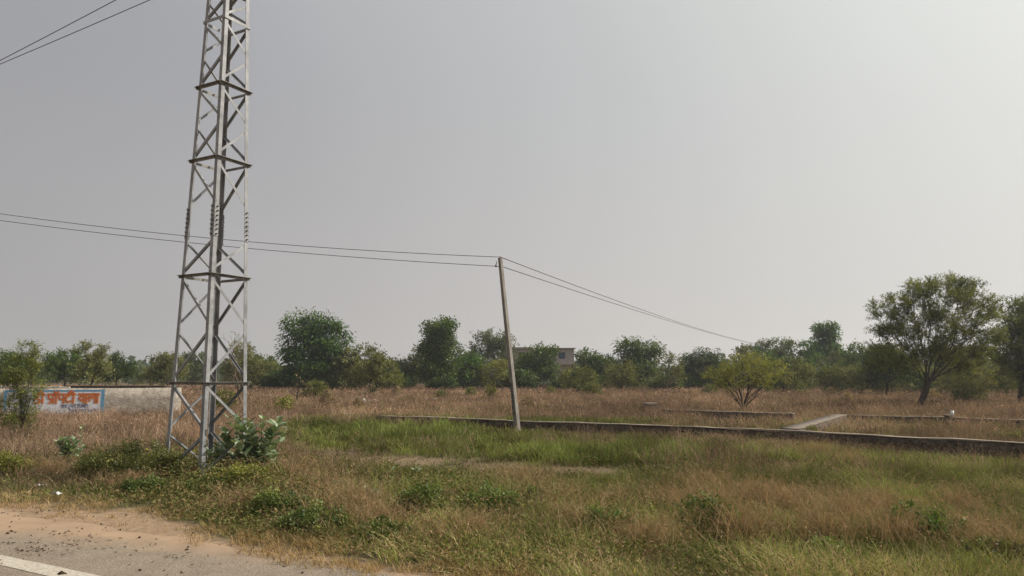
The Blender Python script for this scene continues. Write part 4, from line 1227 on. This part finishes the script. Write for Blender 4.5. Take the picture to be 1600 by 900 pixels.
def rubble_strip(poly, width, z0, z1, name, seed, rough=.05, cap=None, step=.35):
    """stone wall along a polyline: top slightly uneven; returns MB in world coords"""
    pts = []
    for i in range(len(poly) - 1):
        a = np.array(poly[i]); b = np.array(poly[i + 1]); L = np.linalg.norm(b - a); n = max(1, int(L / step))
        for k in range(n): pts.append(a + (b - a) * k / n)
    pts.append(np.array(poly[-1]))
    pts = np.array(pts)
    d = np.gradient(pts, axis=0); d = d / np.linalg.norm(d, axis=1)[:, None]
    nr = np.stack([d[:, 1], -d[:, 0]], -1)
    if nr[:, 1].mean() > 0: nr = -nr          # towards the viewer
    s = np.arange(len(pts)) * step
    rows = []
    zs = [z0, z0 + (z1 - z0) * .33, z0 + (z1 - z0) * .66, z1]
    for ri, z in enumerate(zs):
        j = (fbm(s, s * 0 + ri * 3.1, .5, seed) - .5) * rough * 2
        off = width / 2 + j
        p = pts + nr * off[:, None]
        zz = z + (0 if ri < 3 else 1) * (fbm(s, s * 0 + 5, .8, seed + 3) - .5) * rough * 1.6
        rows.append(np.stack([p[:, 0], p[:, 1], np.broadcast_to(zz, (len(p),))], -1))
    pb = pts - nr * (width / 2)
    zt = rows[-1][:, 2]
    rows.append(np.stack([pb[:, 0], pb[:, 1], zt + (fbm(s, s * 0, .6, seed + 9) - .5) * rough * .6], -1))
    rows.append(np.stack([pb[:, 0], pb[:, 1], np.full(len(pb), z0)], -1))
    V = np.concatenate(rows); n = len(pts)
    fs = []
    for r_ in range(len(rows) - 1):
        i = np.arange(n - 1); fs.append(np.stack([r_ * n + i, r_ * n + i + 1, (r_ + 1) * n + i + 1, (r_ + 1) * n + i], -1))
    org = np.array([pts[0][0], pts[0][1], 0])
    m = np_mesh(name, V - org, [np.concatenate(fs)])
    # close both ends
    bm_f = [[r_ * n for r_ in range(len(rows))], [r_ * n + n - 1 for r_ in range(len(rows))][::-1]]
    import bmesh
    bm = bmesh.new(); bm.from_mesh(m); bm.verts.ensure_lookup_table()
    for f_ in bm_f:
        try: bm.faces.new([bm.verts[i] for i in f_])
        except Exception: pass
    bmesh.ops.recalc_face_normals(bm, faces=bm.faces); bm.to_mesh(m); bm.free()
    return m, Vector(org)

YW = 32.0
PHI = R(20)
wa = at(163, 610, YW); wdir = Vector((math.cos(PHI), math.sin(PHI), 0))
def wpos(px_):
    """distance along the wall line (from photo column 163) of a photo column"""
    lo, hi = -30.0, 12.0
    for _ in range(60):
        t = (lo + hi) / 2; p = wa + wdir * t
        X_, _y = topix(p.x, p.y, 1.0)
        if X_ < px_: lo = t
        else: hi = t
    return t
T_R = wpos(283)
def lx(px_): return wpos(px_) - T_R
def wz(px_, py_):
    p = wa + wdir * wpos(px_); return at(px_, py_, p.y).z
def wall_left():
    xl = lx(-260); top = wz(200, 606.3)
    rp = wa + wdir * T_R
    root = empty('boundary_wall', (rp.x, rp.y, 0), PHI)
    tag(root, 'long low cream boundary wall with a painted Hindi advertisement, at the left', 'wall')
    m, o = rubble_strip([(xl, 0), (lx(62), 0), (0, 0)], .24, -.1, top, 'wall_body', 3, .012, step=.4)
    b = link('wall_body', m, M_PLAS, root); b.location = o
    mb = MB(); x0 = lx(108)
    seed = random.Random(3); x = xl
    while x < x0 - .1:
        w_ = seed.uniform(.25, .55); hgt = seed.uniform(.09, .14) * min(1, (x0 - x) / 1.2 + .35)
        mb.box((x + w_ / 2, seed.uniform(-.02, .02), top + hgt / 2 - .012), (w_ * .96, .22, hgt), Matrix.Rotation(seed.uniform(-.03, .03), 3, 'Z')); x += w_
    mb.build('rubble_course', M_PLAS, root, bevel=.02)
    pl, pr = lx(8), lx(163.5)
    zt = wz(100, 609); zb = .24
    mb = MB(); mb.section(Vector((pl, -.135, 0)), Vector((pr, -.135, 0)), [(-.008, zb), (.008, zb), (.008, zt), (-.008, zt)], Vector((0, 1, 0)), Vector((0, 0, 1)))
    panel = mb.build('painted_panel', M_WPAINT, root)
    yf = -.146
    mb = MB()
    bw = .10
    def rect(mb, x0, x1, z0, z1, y=yf, th=.003): mb.box(((x0 + x1) / 2, y - th / 2, (z0 + z1) / 2), (x1 - x0, th, z1 - z0))
    rect(mb, pl, pr - bw, zt - .075, zt); rect(mb, pr - bw, pr + .02, zb, zt + .01); rect(mb, pl, pl + bw, zb, zt - .076)
    mb.build('blue_border', M_BLUE, panel)
    # ---- lettering as brush strokes
    G = {
     'dda': (.8, [[(.5, 1), (.5, .8), (.2, .74), (.12, .55), (.45, .5), (.72, .36), (.62, .08), (.3, .02), (.1, .14)]]),
     'ii': (.42, [[(.2, 1), (.2, 0)], [(.2, 1), (.15, 1.28), (-.1, 1.36), (-.35, 1.22), (-.4, 1.0)]]),
     'pra': (.8, [[(.12, 1), (.12, .6), (.3, .44), (.66, .44)], [(.66, 1), (.66, 0)], [(.66, .3), (.2, .02)]]),
     'o': (.42, [[(.2, 1), (.2, 0)], [(-.05, 1.34), (.08, 1.16), (.3, 1.16), (.42, 1.34)]]),
     'pa': (.8, [[(.12, 1), (.12, .6), (.3, .44), (.66, .44)], [(.66, 1), (.66, 0)]]),
     'rtta': (.8, [[(.5, 1), (.5, .84), (.16, .7), (.1, .34), (.38, .08), (.74, .22)], [(.62, 1), (.74, 1.26), (.95, 1.2)]]),
     'va': (.8, [[(.68, 1), (.68, 0)], [(.68, .72), (.34, .8), (.1, .52), (.34, .26), (.68, .42)]]),
     'aa': (.36, [[(.18, 1), (.18, 0)]]),
     'la': (.95, [[(.84, 1), (.84, 0)], [(.84, .62), (.6, .72), (.44, .5), (.36, .72), (.16, .7), (.08, .46), (.2, .2)]]),
     'ba': (.8, [[(.68, 1), (.68, 0)], [(.68, .72), (.34, .8), (.1, .52), (.34, .26), (.68, .42)], [(.2, .72), (.6, .34)]]),
     'da': (.7, [[(.5, 1), (.5, .78), (.18, .7), (.14, .4), (.4, .3), (.6, .02)]]),
     'na': (.8, [[(.68, 1), (.68, 0)], [(.68, .55), (.24, .55), (.18, .42), (.3, .4)]]),
     'i_long': (.75, [[(.5, 1), (.5, .8), (.2, .74), (.12, .55), (.45, .5), (.66, .3), (.4, .02)], [(.45, 1), (.55, 1.28), (.75, 1.2)]]),
     'i_short': (.36, [[(.14, 1), (.14, 0)], [(.14, 1), (.2, 1.26), (.45, 1.34), (.7, 1.2), (.74, 1.0)]]),
     'lla': (1.1, [[(.95, 1), (.95, 0)], [(.95, .7), (.62, .74), (.5, .52), (.4, .74), (.16, .7), (.1, .5)], [(.95, .42), (.62, .46), (.5, .24), (.4, .46), (.16, .4), (.1, .2)]]),
     '(': (.4, [[(.3, 1.1), (.1, .7), (.1, .3), (.3, -.1)]]), ')': (.4, [[(.1, 1.1), (.3, .7), (.3, .3), (.1, -.1)]]),
     ' ': (.35, []),
     '1': (.6, [[(.2, .8), (.4, 1), (.4, 0)]]), '2': (.75, [[(.1, .8), (.35, 1), (.6, .8), (.1, 0), (.65, 0)]]),
     '3': (.75, [[(.1, .95), (.55, .9), (.3, .55), (.62, .3), (.4, 0), (.08, .1)]]), '4': (.75, [[(.5, 0), (.5, 1), (.08, .3), (.68, .3)]]), '5': (.75, [[(.6, 1), (.15, 1), (.12, .58), (.5, .58), (.6, .3), (.4, 0), (.08, .1)]]),
     '6': (.75, [[(.55, 1), (.15, .5), (.2, .05), (.55, .05), (.6, .4), (.2, .5)]]), '7': (.75, [[(.08, 1), (.62, 1), (.28, 0)]]),
     '8': (.75, [[(.35, .52), (.12, .78), (.35, 1), (.58, .78), (.35, .52), (.08, .25), (.35, 0), (.62, .25), (.35, .52)]]), '9': (.75, [[(.58, .6), (.2, .5), (.12, .85), (.4, 1), (.6, .8), (.5, 0)]]),
    }
    def write(words, xr_end, zbase, h, sw, mat, name, headline=True, yoff=0.0, track=1.0, dx=0, dz=0):
        mb = MB()
        tot = sum(G[k][0] for k in words) * h * track
        x = xr_end - tot
        x0w = x; layer = 0
        def stroke(a, b, th):
            ax_, az_ = a; bx_, bz_ = b
            d = Vector((bx_ - ax_, 0, bz_ - az_)); 
            if d.length < 1e-6: return
            d.normalize(); s_ = Vector((-d.z, 0, d.x))
            A = Vector((ax_ + dx, yf - yoff, az_ + dz)) - d * sw * .35; B = Vector((bx_ + dx, yf - yoff, bz_ + dz)) + d * sw * .35
            mb.section(A, B, [(-sw / 2, 0), (sw / 2, 0), (sw / 2, -th), (-sw / 2, -th)], s_, Vector((0, 1, 0)))
        nn = 0
        for k in words:
            wd_, sts = G[k]
            for s_ in sts:
                for i in range(len(s_) - 1):
                    nn += 1
                    stroke((x + s_[i][0] * h * track, zbase + s_[i][1] * h), (x + s_[i + 1][0] * h * track, zbase + s_[i + 1][1] * h), .002 + .0006 * (nn % 5))
            if headline and k not in (' ', '(', ')') :
                stroke((x, zbase + h), (x + wd_ * h * track, zbase + h), .0055 + .0004 * (nn % 2))
            x += wd_ * h * track
        return mb.build(name, mat, panel)
    row1 = ['dda', 'ii', ' ', 'pra', 'o', 'pa', 'rtta', 'ii', ' ', 'va', 'aa', 'la', 'aa']
    h1 = .36; z1 = wz(100, 629)
    xe = lx(155.5)
    write(row1, xe + .02, z1 - .035, h1, .07, M_ORG, 'letter_shadow', True, .0, .87)
    write(row1, xe, z1, h1, .055, M_RED, 'lettering', True, .008, .87)
    row2 = ['va', 'aa', 'da', ' ', '(', 'na', 'i_long', ' ', 'i_short', 'da', 'lla', 'ii', ')']
    write(row2, lx(140), wz(100, 637.6), .135, .017, M_NAVY, 'lettering', True, .0, 1.02)
    write(list('7682913652'), lx(158), wz(100, 643.2), .10, .02, M_NAVY, 'lettering', False, .0, 1.6)
wall_left()
# rear wall of the same plot, seen just over the top
def simple_wall(poly, width, z0, z1, name, label, mat, seed, rough=.03, cat='wall', group=None, capmat=None):
    m, o = rubble_strip(poly, width, z0, z1, name, seed, rough)
    if capmat is None:
        ob = link(name, m, mat); ob.location = o
        tag(ob, label, cat, group); return ob
    root = empty(name, o); tag(root, label, cat, group)
    link('wall_body', m, mat, root)
    m2, o2 = rubble_strip(poly, width + .02, z1 + .006, z1 + .032, 'coping', seed + 1, rough * .55, step=.35)
    c_ = link('coping', m2, capmat, root); c_.location = o2 - o
    return root
M_DARKSTONE = plaster_mat('dark_rubble_masonry', 5.5, (.022, .018, .014), (.15, .115, .085), 1.0, 7.0)
M_DARKSTONE_ = surf_mat('dark_rubble_stone', (.035, .028, .022), (.12, .09, .065), 3.5, bump=1.0, bscale=8, bdist=.08, c3=(.03, .026, .02))
M_COPING = surf_mat('mortar_coping', (.16, .125, .095), (.29, .235, .18), 4, bump=.6, c3=(.2, .15, .11))
M_SLAB = surf_mat('pale_dusty_mortar', (.12, .098, .08), (.20, .165, .13), 3, bump=.6, c3=(.26, .2, .15))
Yb = 41.0
simple_wall([(at(104, 602, Yb).x, Yb), (at(268, 603, Yb).x, Yb)], .3, -.1, at(200, 603.2, Yb).z, 'boundary_wall', 'dark rear wall showing as a thin line above the painted cream wall', M_DARKSTONE, 31, .01, capmat=M_COPING)
LW = 'low stone plinth walls dividing the plots'
simple_wall(W_NEAR, .3, -.15, .29, 'stone_plinth', 'long low dark stone wall crossing the field behind the pole to the right edge', M_DARKSTONE, 41, .06, group=LW, capmat=M_COPING)
simple_wall([(W_CROSS[0][0] + .12, W_CROSS[0][1] + .3), W_CROSS[1]], .5, -.15, .30, 'stone_plinth', 'pale topped wall running away from the long wall towards the trees', M_DARKSTONE, 42, .02, group=LW, capmat=M_SLAB)
simple_wall(W_MIDB, .28, -.15, .33, 'stone_plinth', 'short dark stone wall behind the V stemmed shrub', M_DARKSTONE, 43, .05, group=LW, capmat=M_COPING)
simple_wall(W_RIGHTB, .28, -.15, .27, 'stone_plinth', 'farther thin stone wall at the right behind the marker post', M_DARKSTONE, 44, .03, group=LW, capmat=M_COPING)
simple_wall(W_LEFTC, .28, -.15, .25, 'stone_plinth', 'short broken stone wall in brown grass right of the pole', M_DARKSTONE, 45, .06, group=LW, capmat=M_COPING)

# stone pier at the end of the middle wall
def pier(px_, py_, w_, h_, label, name='stone_pier', seed=1):
    g_ = gnd(px_, py_)
    mb = MB(); r_ = random.Random(seed)
    z = -.1
    while z < h_ - .02:
        hh = min(r_.uniform(.12, .18), h_ - z)
        mb.box((r_.uniform(-.02, .02), r_.uniform(-.02, .02), z + hh / 2), (w_ * r_.uniform(.92, 1.03), w_ * r_.uniform(.92, 1.03), hh - .008), Matrix.Rotation(r_.uniform(-.06, .06), 3, 'Z')); z += hh
    o = mb.build(name, M_COPING if seed != 9 else M_DARKSTONE, loc=(g_.x, g_.y, 0), bevel=.025)
    tag(o, label, 'pier'); return o, g_
pier(1017, 646, .62, .55, 'squat square stone pier at the left end of the short dark wall', seed=2)
pier(419, 629, .7, .5, 'small block of rubble in the brown grass left of the yellow green bush', seed=4)
# marker stub with leaning white pipe and pale cap
g_ = gnd(1480, 668)
root = empty('marker_post', (g_.x, g_.y, 0)); tag(root, 'dark stub post with pale broken cap standing in dry grass at the right', 'post')
mb = MB(); mb.tube([(0, 0, -.1), (.0, 0, .2), (.02, 0, .40)], [.085, .075, .10], 8); mb.build('post', M_DARKSTONE, root)
mb = MB(); mb.lathe((.02, 0, .402), [(.10, 0), (.115, .03), (.09, .06), (.03, .075)], 9); mb.build('cap', M_COPING, root, smooth=True)
mb = MB(); a_ = Vector((g_.x + .14, g_.y, .05)); b_ = Vector((g_.x + .225, g_.y, .60))
M_WHITEP = surf_mat('white_plastic', (.6, .62, .6), (.75, .77, .75), 4, rough=.5, bump=.05)
mb.tube([a_, a_.lerp(b_, .62), a_.lerp(b_, .64), b_], [.02, .022, .055, .055], 10)
o = mb.build('plastic_pipe', M_WHITEP, origin=a_, smooth=True); o.location = a_; tag(o, 'short white plastic pipe leaning beside the dark stub post', 'pipe')

# scattered pale stones and litter
def stone(px_, py_, s, mat, name, label, cat, group=None, seed=0, flat=.85):
    r_ = random.Random(seed); g_ = gnd(px_, py_)
    import bmesh
    bm = bmesh.new(); bmesh.ops.create_icosphere(bm, subdivisions=2, radius=1)
    for v in bm.verts:
        k = 1 + (math.sin(v.co.x * 5 + seed) + math.cos(v.co.y * 4.3 + seed * 2)) * .12 + r_.uniform(-.07, .07)
        v.co = Vector((v.co.x * k * s, v.co.y * k * s * .8, v.co.z * k * s * flat))
    me = bpy.data.meshes.new(name); bm.to_mesh(me); bm.free()
    o = link(name, me, mat, None, (g_.x, g_.y, s * flat * .5)); tag(o, label, cat, group); return o
M_PALE = surf_mat('pale_quarry_stone', (.28, .25, .21), (.42, .38, .33), 6, bump=.5)
ST = 'pale stones lying in the brown grass'
for i, (x, y, s) in enumerate([(567, 632, .28), (575, 631.5, .2), (586, 632, .25), (612, 631, .2), (666, 628, .2), (680, 629, .2), (845, 632, .2), (905, 632, .22), (1058, 633, .2), (1390, 640, .2)]):
    o = stone(x, y, s * .95, M_PALE, 'stone', 'small pale stone lying in the brown grass', 'stone', ST, i); o.location.z = .16
M_BRICK = surf_mat('broken_red_brick', (.24, .085, .05), (.34, .14, .09), 8, bump=.6, c3=(.12, .06, .04))
for i, (x, y, rz, lab) in enumerate([(299, 752, .3, 'larger broken red brick at the foot of the near tower leg'), (309, 748, 1.2, 'smaller broken red brick at the foot of the near tower leg')]):
    g_ = gnd(x, y); mb = MB(); mb.box((0, 0, .06), (.2, .13, .12), Matrix.Rotation(.25, 3, 'X')); mb.box((.07, .02, .12), (.11, .1, .05), Matrix.Rotation(.5, 3, 'Y'))
    o = mb.build('broken_brick', M_BRICK, loc=(g_.x, g_.y, 0), bevel=.02); o.rotation_euler = (0, 0, rz); o.scale = (1.2, 1.2, 1.6 - .5 * i); tag(o, lab, 'brick')
def scrap(px_, py_, s, label, seed):
    r_ = random.Random(seed); g_ = gnd(px_, py_)
    n = 5; vs = []; fs = []
    for i in range(n):
        for j in range(n): vs.append(((i / (n - 1) - .5) * s * 1.4 + r_.uniform(-.1, .1) * s, (j / (n - 1) - .5) * s + r_.uniform(-.1, .1) * s, abs(r_.gauss(0, .22)) * s + .03))
    for i in range(n - 1):
        for j in range(n - 1): fs.append((i * n + j, (i + 1) * n + j, (i + 1) * n + j + 1, i * n + j + 1))
    mb = MB(); mb.add(vs, fs); o = mb.build('plastic_scrap', M_WHITEP, loc=(g_.x, g_.y, .02), smooth=True); tag(o, label, 'litter', 'plastic scraps littering the verge')
scrap(64, 764, .10, 'crumpled white plastic scrap on the grass verge, leftmost', 1)
scrap(88, 778, .09, 'flat white plastic scrap at the edge of the sand', 2)
scrap(291, 774, .10, 'small white plastic scrap below the tower foot', 3)
scrap(1450 - 900, 800, .05, 'tiny pale scrap in the weeds right of the tower', 4)

# ------------------------------------------------------------------ far house and compound walls
M_HOUSE = surf_mat('bare_cement_blocks', (.28, .24, .22), (.40, .35, .32), 1.5, bump=.4, c3=(.22, .18, .17))
M_LEDGE = surf_mat('pale_cement_ledge', (.40, .36, .33), (.5, .46, .42), 2, bump=.2)
M_HBLUE = surf_mat('blue_shutter', (.06, .09, .17), (.1, .14, .24), 2, bump=.1)
M_HDARK = surf_mat('dark_opening', (.025, .023, .025), (.05, .045, .045), 2, bump=.1)
def house():
    Yh = 112.0
    s = Yh / F
    x0, x1 = at(784, 560, Yh).x, at(897, 560, Yh).x
    zt = at(860, 545, Yh).z; zl = at(860, 569, Yh).z
    cx = (x0 + x1) / 2
    root = empty('unfinished_house', (cx, Yh, 0)); tag(root, 'two storey grey block house with flat roof, half hidden by trees right of the pole', 'house')
    W = x1 - x0; D = 7.0
    # upper storey built of wall panels around real openings
    mb = MB(); fr = 0.0
    wins = [(at(878, 555, Yh).x - cx, at(878, 555.5, Yh).z, .9, .95), (at(815, 555, Yh).x - cx, at(878, 555.5, Yh).z, .9, .95)]
    xs = sorted([-W / 2, W / 2] + [w_[0] - w_[2] / 2 for w_ in wins] + [w_[0] + w_[2] / 2 for w_ in wins])
    T = .25
    for i in range(len(xs) - 1):
        a, b = xs[i], xs[i + 1]; mid = (a + b) / 2
        hit = [w_ for w_ in wins if abs(w_[0] - mid) < w_[2] / 2]
        if not hit: mb.box(((a + b) / 2, T / 2, zt / 2), (b - a, T, zt))
        else:
            w_ = hit[0]; zb_, zz_ = w_[1] - w_[3] / 2, w_[1] + w_[3] / 2
            mb.box((mid, T / 2, zb_ / 2), (b - a, T, zb_)); mb.box((mid, T / 2, (zz_ + zt) / 2), (b - a, T, zt - zz_))
    mb.box((-W / 2 + T / 2, D / 2 + T / 2, zt / 2), (T, D - T, zt)); mb.box((W / 2 - T / 2, D / 2 + T / 2, zt / 2), (T, D - T, zt)); mb.box((0, D + T / 2, zt / 2), (W, T, zt))
    mb.build('wall', M_HOUSE, root)
    mb = MB(); mb.box((0, D / 2 + .1, zt + .07), (W + .5, D + .7, .14)); mb.build('roof', M_HOUSE, root)
    mb = MB(); mb.box((-W / 2 + 2.4, .2, zt + .20), (4.6, .5, .10)); mb.build('parapet', M_HOUSE, root)
    mb = MB(); mb.box((0, -.27, zl), (W + .1, .54, .12)); mb.build('ledge', M_LEDGE, root)
    for w_ in wins:
        mf = MB(); x, z, ww, hh = w_
        for (dx, dz, a, b) in ((-ww / 2 + .04, 0, .07, hh), (ww / 2 - .04, 0, .07, hh), (0, 0, .05, hh - .14), (0, hh / 2 - .035, ww - .16, .07), (0, -hh / 2 + .035, ww - .16, .07)):
            mf.box((x + dx, .1, z + dz), (a, .06, b))
        f_ = mf.build('window', M_HDARK, root)
        mp_ = MB(); mp_.box((x, .16, z), (ww - .01, .03, hh - .01)); mp_.build('shutter', M_HBLUE, f_)
    mb = MB(); mb.box((W / 2 - 3.2, -.012, 1.05), (1.0, .02, 2.1)); mb.build('door', M_HDARK, root)
house()
Yc = 100.0
def cwall(pxa, pxb, ytop, Y_, label, mat, seed):
    xa, xb = at(pxa, 600, Y_).x, at(pxb, 600, Y_).x
    root = empty('compound_wall', (xa, Y_, 0)); tag(root, label, 'wall', 'compound walls behind the field')
    z = at(pxa, ytop, Y_).z
    m, o = rubble_strip([(xa, Y_), (xb, Y_)], .25, -.1, z - .08, 'wall_body', seed, .02, step=.6); c_ = link('wall_body', m, mat, root)
    mb = MB(); n = max(2, int((xb - xa) / 3.0))
    for i in range(n + 1):
        pm = MB(); pm.box(((xb - xa) * i / n, -.02, (z + .06) / 2), (.34, .34, z + .06)); pm.build('pillar', mat, root)
    mb.box(((xb - xa) / 2, 0, z - .035), (xb - xa, .30, .06)); mb.build('coping', M_LEDGE, root)
cwall(742, 800, 577, 101, 'tall grey compound wall left of the house beside the pole', M_HOUSE, 3)
M_BRK2 = surf_mat('old_brick_face', (.16, .10, .075), (.26, .18, .14), 3, bump=.5)
cwall(770, 880, 598, 93, 'low brown brick wall with pillars in front of the house', M_BRK2, 5)
# small shed glimpsed between the bushes
Ys = 96.0; cs = at(553, 600, Ys)
root = empty('small_shed', (cs.x, Ys, 0)); tag(root, 'small brown brick hut glimpsed in the bushes right of the big bushy tree', 'hut')
mb = MB()
mb.box((-.75, 0, .95), (.5, 1.8, 1.9)); mb.box((.8, 0, .95), (.5, 1.8, 1.9)); mb.box((0, .8, .95), (1.05, .2, 1.9)); mb.build('wall', M_BRK2, root)
mb = MB(); mb.box((0, 0, 1.96), (2.4, 2.1, .1)); mb.build('roof', M_LEDGE, root)
mb = MB(); mb.box((.1, .5, .8), (.9, .04, 1.6)); mb.build('door', M_WHITEP, root)
# low flat roofed hut near the twiggy shrub
Ys = 98.0; cs = at(1092, 600, Ys)
root = empty('flat_roof_hut', (cs.x, Ys, 0)); tag(root, 'flat roofed grey hut mostly hidden by bushes right of the twiggy shrub', 'hut')
zt = at(1092, 583, Ys).z
mb = MB(); mb.box((-1.5, 0, zt / 2), (.25, 2.6, zt)); mb.box((1.5, 0, zt / 2), (.25, 2.6, zt)); mb.box((0, 1.2, zt / 2), (2.75, .2, zt)); mb.box((-.6, -1.2, zt / 2), (1.5, .2, zt)); mb.build('wall', M_HOUSE, root)
mb = MB(); mb.box((0, 0, zt + .06), (3.8, 3.2, .12)); mb.build('roof', M_LEDGE, root)

# ------------------------------------------------------------------ foreground plants
def big_leaf(acc, c, d, nrm, L, W, col):
    """broad folded leaf (milkweed) with 8 outline points"""
    d = d / np.linalg.norm(d); s = np.cross(d, nrm); s /= np.linalg.norm(s); n_ = np.cross(s, d)
    prof = [(0, 0), (.12, .32), (.35, .5), (.65, .46), (.88, .22), (1, 0)]
    V = []; 
    for t, w_ in prof:
        bend = -n_ * (t ** 2) * L * .22
        V.append(c + d * t * L + bend)
    for sgn in (1, -1):
        for t, w_ in prof[1:-1]:
            V.append(c + d * t * L - n_ * (t ** 2) * L * .22 + s * sgn * w_ * W + n_ * w_ * W * .28)
    V = np.array(V)
    m, r_, l_ = list(range(6)), [6, 7, 8, 9], [10, 11, 12, 13]
    T = []
    for side, fl in ((r_, 1), (l_, -1)):
        e_ = [0] + side + [5]
        for i in range(5):
            a, b, c2, d2 = m[i], m[i + 1], e_[i + 1], e_[i]
            tri = [[a, b, c2]] + ([[a, c2, d2]] if d2 != a else [])
            if i == 4: tri = [[a, b, e_[4]]]
            for t_ in tri: T.append(t_[::fl])
    Cc = np.repeat(col[None], len(V), 0)
    Cc[:6] = Cc[:6] * 1.25
    acc.add(V, None, np.array(T), Cc)

def milkweed(px_, py_, h, nst, spread, label, seed, leaf=.15, Y=None):
    r_ = np.random.default_rng(seed)
    g_ = gnd(px_, py_) if Y is None else at(px_, py_, Y)
    root = empty('milkweed', (g_.x, g_.y, 0)); tag(root, label, 'plant', 'broad leaved milkweed plants')
    acc = Acc(); mb = MB()
    for s in range(nst):
        a = r_.uniform(0, 2 * np.pi); sp_ = spread * (.25 + .75 * r_.random())
        hh = h * r_.uniform(.6, 1.0)
        tip = np.array([math.cos(a) * sp_, math.sin(a) * sp_, hh])
        mid = np.array([math.cos(a) * sp_ * .35, math.sin(a) * sp_ * .35, hh * .5])
        pts = [np.array([r_.normal() * .03, r_.normal() * .03, -.05]), mid * .6, mid, mid * .4 + tip * .6, tip]
        mb.tube([Vector(p) for p in pts], [.013, .011, .009, .007, .005], 5)
        # opposite pairs of leaves up the upper stem
        npair = int(5 + hh * 4)
        for i in range(npair):
            t = .25 + .75 * i / (npair - 1)
            k = t * 4; j = min(int(k), 3); p = pts[j] + (pts[j + 1] - pts[j]) * (k - j)
            a2 = (i % 2) * math.pi / 2 + a + r_.normal() * .3
            for sg in (0, math.pi):
                elev = .35 + .55 * t + r_.normal() * .2
                d = np.array([math.cos(a2 + sg) * math.cos(elev), math.sin(a2 + sg) * math.cos(elev), math.sin(elev)])
                nr = np.array([-math.cos(a2 + sg) * math.sin(elev), -math.sin(a2 + sg) * math.sin(elev), math.cos(elev)])
                nr = nr + r_.normal(size=3) * .25
                Lf = leaf * r_.uniform(.7, 1.15) * (1 - .35 * (t > .9))
                kk = r_.random()
                col = (C(.105, .165, .078) * (1 - kk) + C(.29, .355, .21) * kk) * r_.uniform(.85, 1.15)
                big_leaf(acc, p, d, nr, Lf, Lf * .62, col)
    mb.build('stem', M_STEM, root, smooth=True)
    link('leaves', acc.mesh('leaves'), M_WAXY, root)
    return root
milkweed(404, 750, 1.1, 17, .68, 'big grey green milkweed at the right foot of the tower', 1, .21)
milkweed(340, 748, .62, 7, .38, 'milkweed growing inside the foot of the tower', 2, .19)
milkweed(425, 744, .6, 6, .35, 'milkweed spreading right of the big one by the tower', 8, .2)
milkweed(104, 735, .62, 9, .26, 'milkweed bush standing alone in the grass left of the tower', 3, .17)
milkweed(122, 728, .80, 1, .06, 'single tall milkweed shoot above the left hand milkweed bush', 4, .09)
milkweed(650, 752, .26, 2, .08, 'small milkweed sprig in the middle grass, right of its twin', 5, .10)
milkweed(614, 756, .26, 2, .08, 'small milkweed sprig in the middle grass, left of its twin', 6, .10)
milkweed(583, 792, .28, 4, .14, 'low milkweed in the weeds right of the tower', 7, .10)
milkweed(528, 772, .22, 2, .10, 'small pale milkweed in the dry stalks right of the tower', 9, .09)
milkweed(243, 712, .35, 2, .08, 'thin milkweed shoot just left of the tower', 10, .08)
milkweed(48, 748, .16, 2, .08, 'tiny milkweed at the grass edge on the far left', 11, .09)

def weed_bush(px_, py_, w_, h_, label, seed, colour, name='weed_bush', mode='dense', cover=.8, leafm=.036, stems=5, group='leafy weed bushes on the verge', bare=0):
    g_ = gnd(px_, py_); Y = g_.y; s = F / Y
    rx = w_ / 2 * s; ry = h_ / 2 * s
    cy = py_ - ry * 1.0
    lobes = [(px_, cy, rx * .75, ry * .9), (px_ - rx * .5, cy + ry * .25, rx * .5, ry * .65), (px_ + rx * .5, cy + ry * .2, rx * .5, ry * .7)]
    return tree(name, label, 'weed', px_, py_, lobes, group=group, mode=mode, seed=seed, colour=colour, leafpx=leafm * s / 1.25, cover=cover, r=.010, stems=stems, trunk_mat=M_STEM, attr=60, clumpk=.2, parts=('stem', 'leaves'), bare=bare)
weed_bush(655, 812, .75, .5, 'dark leafy weed bush in the middle of the verge, left of a similar one', 201, 'weed')
weed_bush(770, 812, .85, .46, 'dark leafy weed bush in the middle of the verge, right of a similar one', 202, 'weed')
weed_bush(945, 838, .8, .34, 'low bright green weed patch in the foreground right of centre', 203, 'bright')
weed_bush(1105, 838, .8, .5, 'dark weed bush among orange dead stalks in the foreground', 204, 'weed', cover=.45)
weed_bush(385, 770, 1.3, .5, 'yellow flowered green weed mound in front of the tower', 205, 'yellow')
weed_bush(430, 762, .7, .38, 'green weed mound right of the tower foot', 206, 'weed')
weed_bush(325, 775, .8, .30, 'dark green weed mound below the near tower leg', 207, 'weed')
weed_bush(200, 754, 1.9, .66, 'broad olive weed mound left of the tower', 208, 'olive')
weed_bush(225, 775, .8, .32, 'dark weed mound nearer the sand, left of the tower', 209, 'weed')
weed_bush(440, 812, .8, .42, 'tall dark weed clump above the sand edge', 210, 'weed')
weed_bush(500, 832, .9, .34, 'dark weed clump nearest the tarmac edge', 211, 'weed')
weed_bush(600, 845, .7, .26, 'low dark weed clump near the bottom of the picture', 212, 'weed')
weed_bush(15, 745, 1.0, .45, 'yellow green weed clump at the left edge', 213, 'yellow')
weed_bush(1285, 880, .5, .26, 'small green weed at the bottom of the picture, right of centre', 214, 'weed')
weed_bush(1440, 850, .9, .5, 'bright green weed clump in the right foreground', 215, 'bright', cover=.5)
weed_bush(1550, 890, .8, .32, 'green weed clump in the bottom right corner', 216, 'olive')
weed_bush(835, 800, .3, .36, 'thin green weed left of the orange dead stalks', 217, 'bright')
weed_bush(1010, 700, .5, .22, 'small green weed tuft by the long low wall', 218, 'weed')
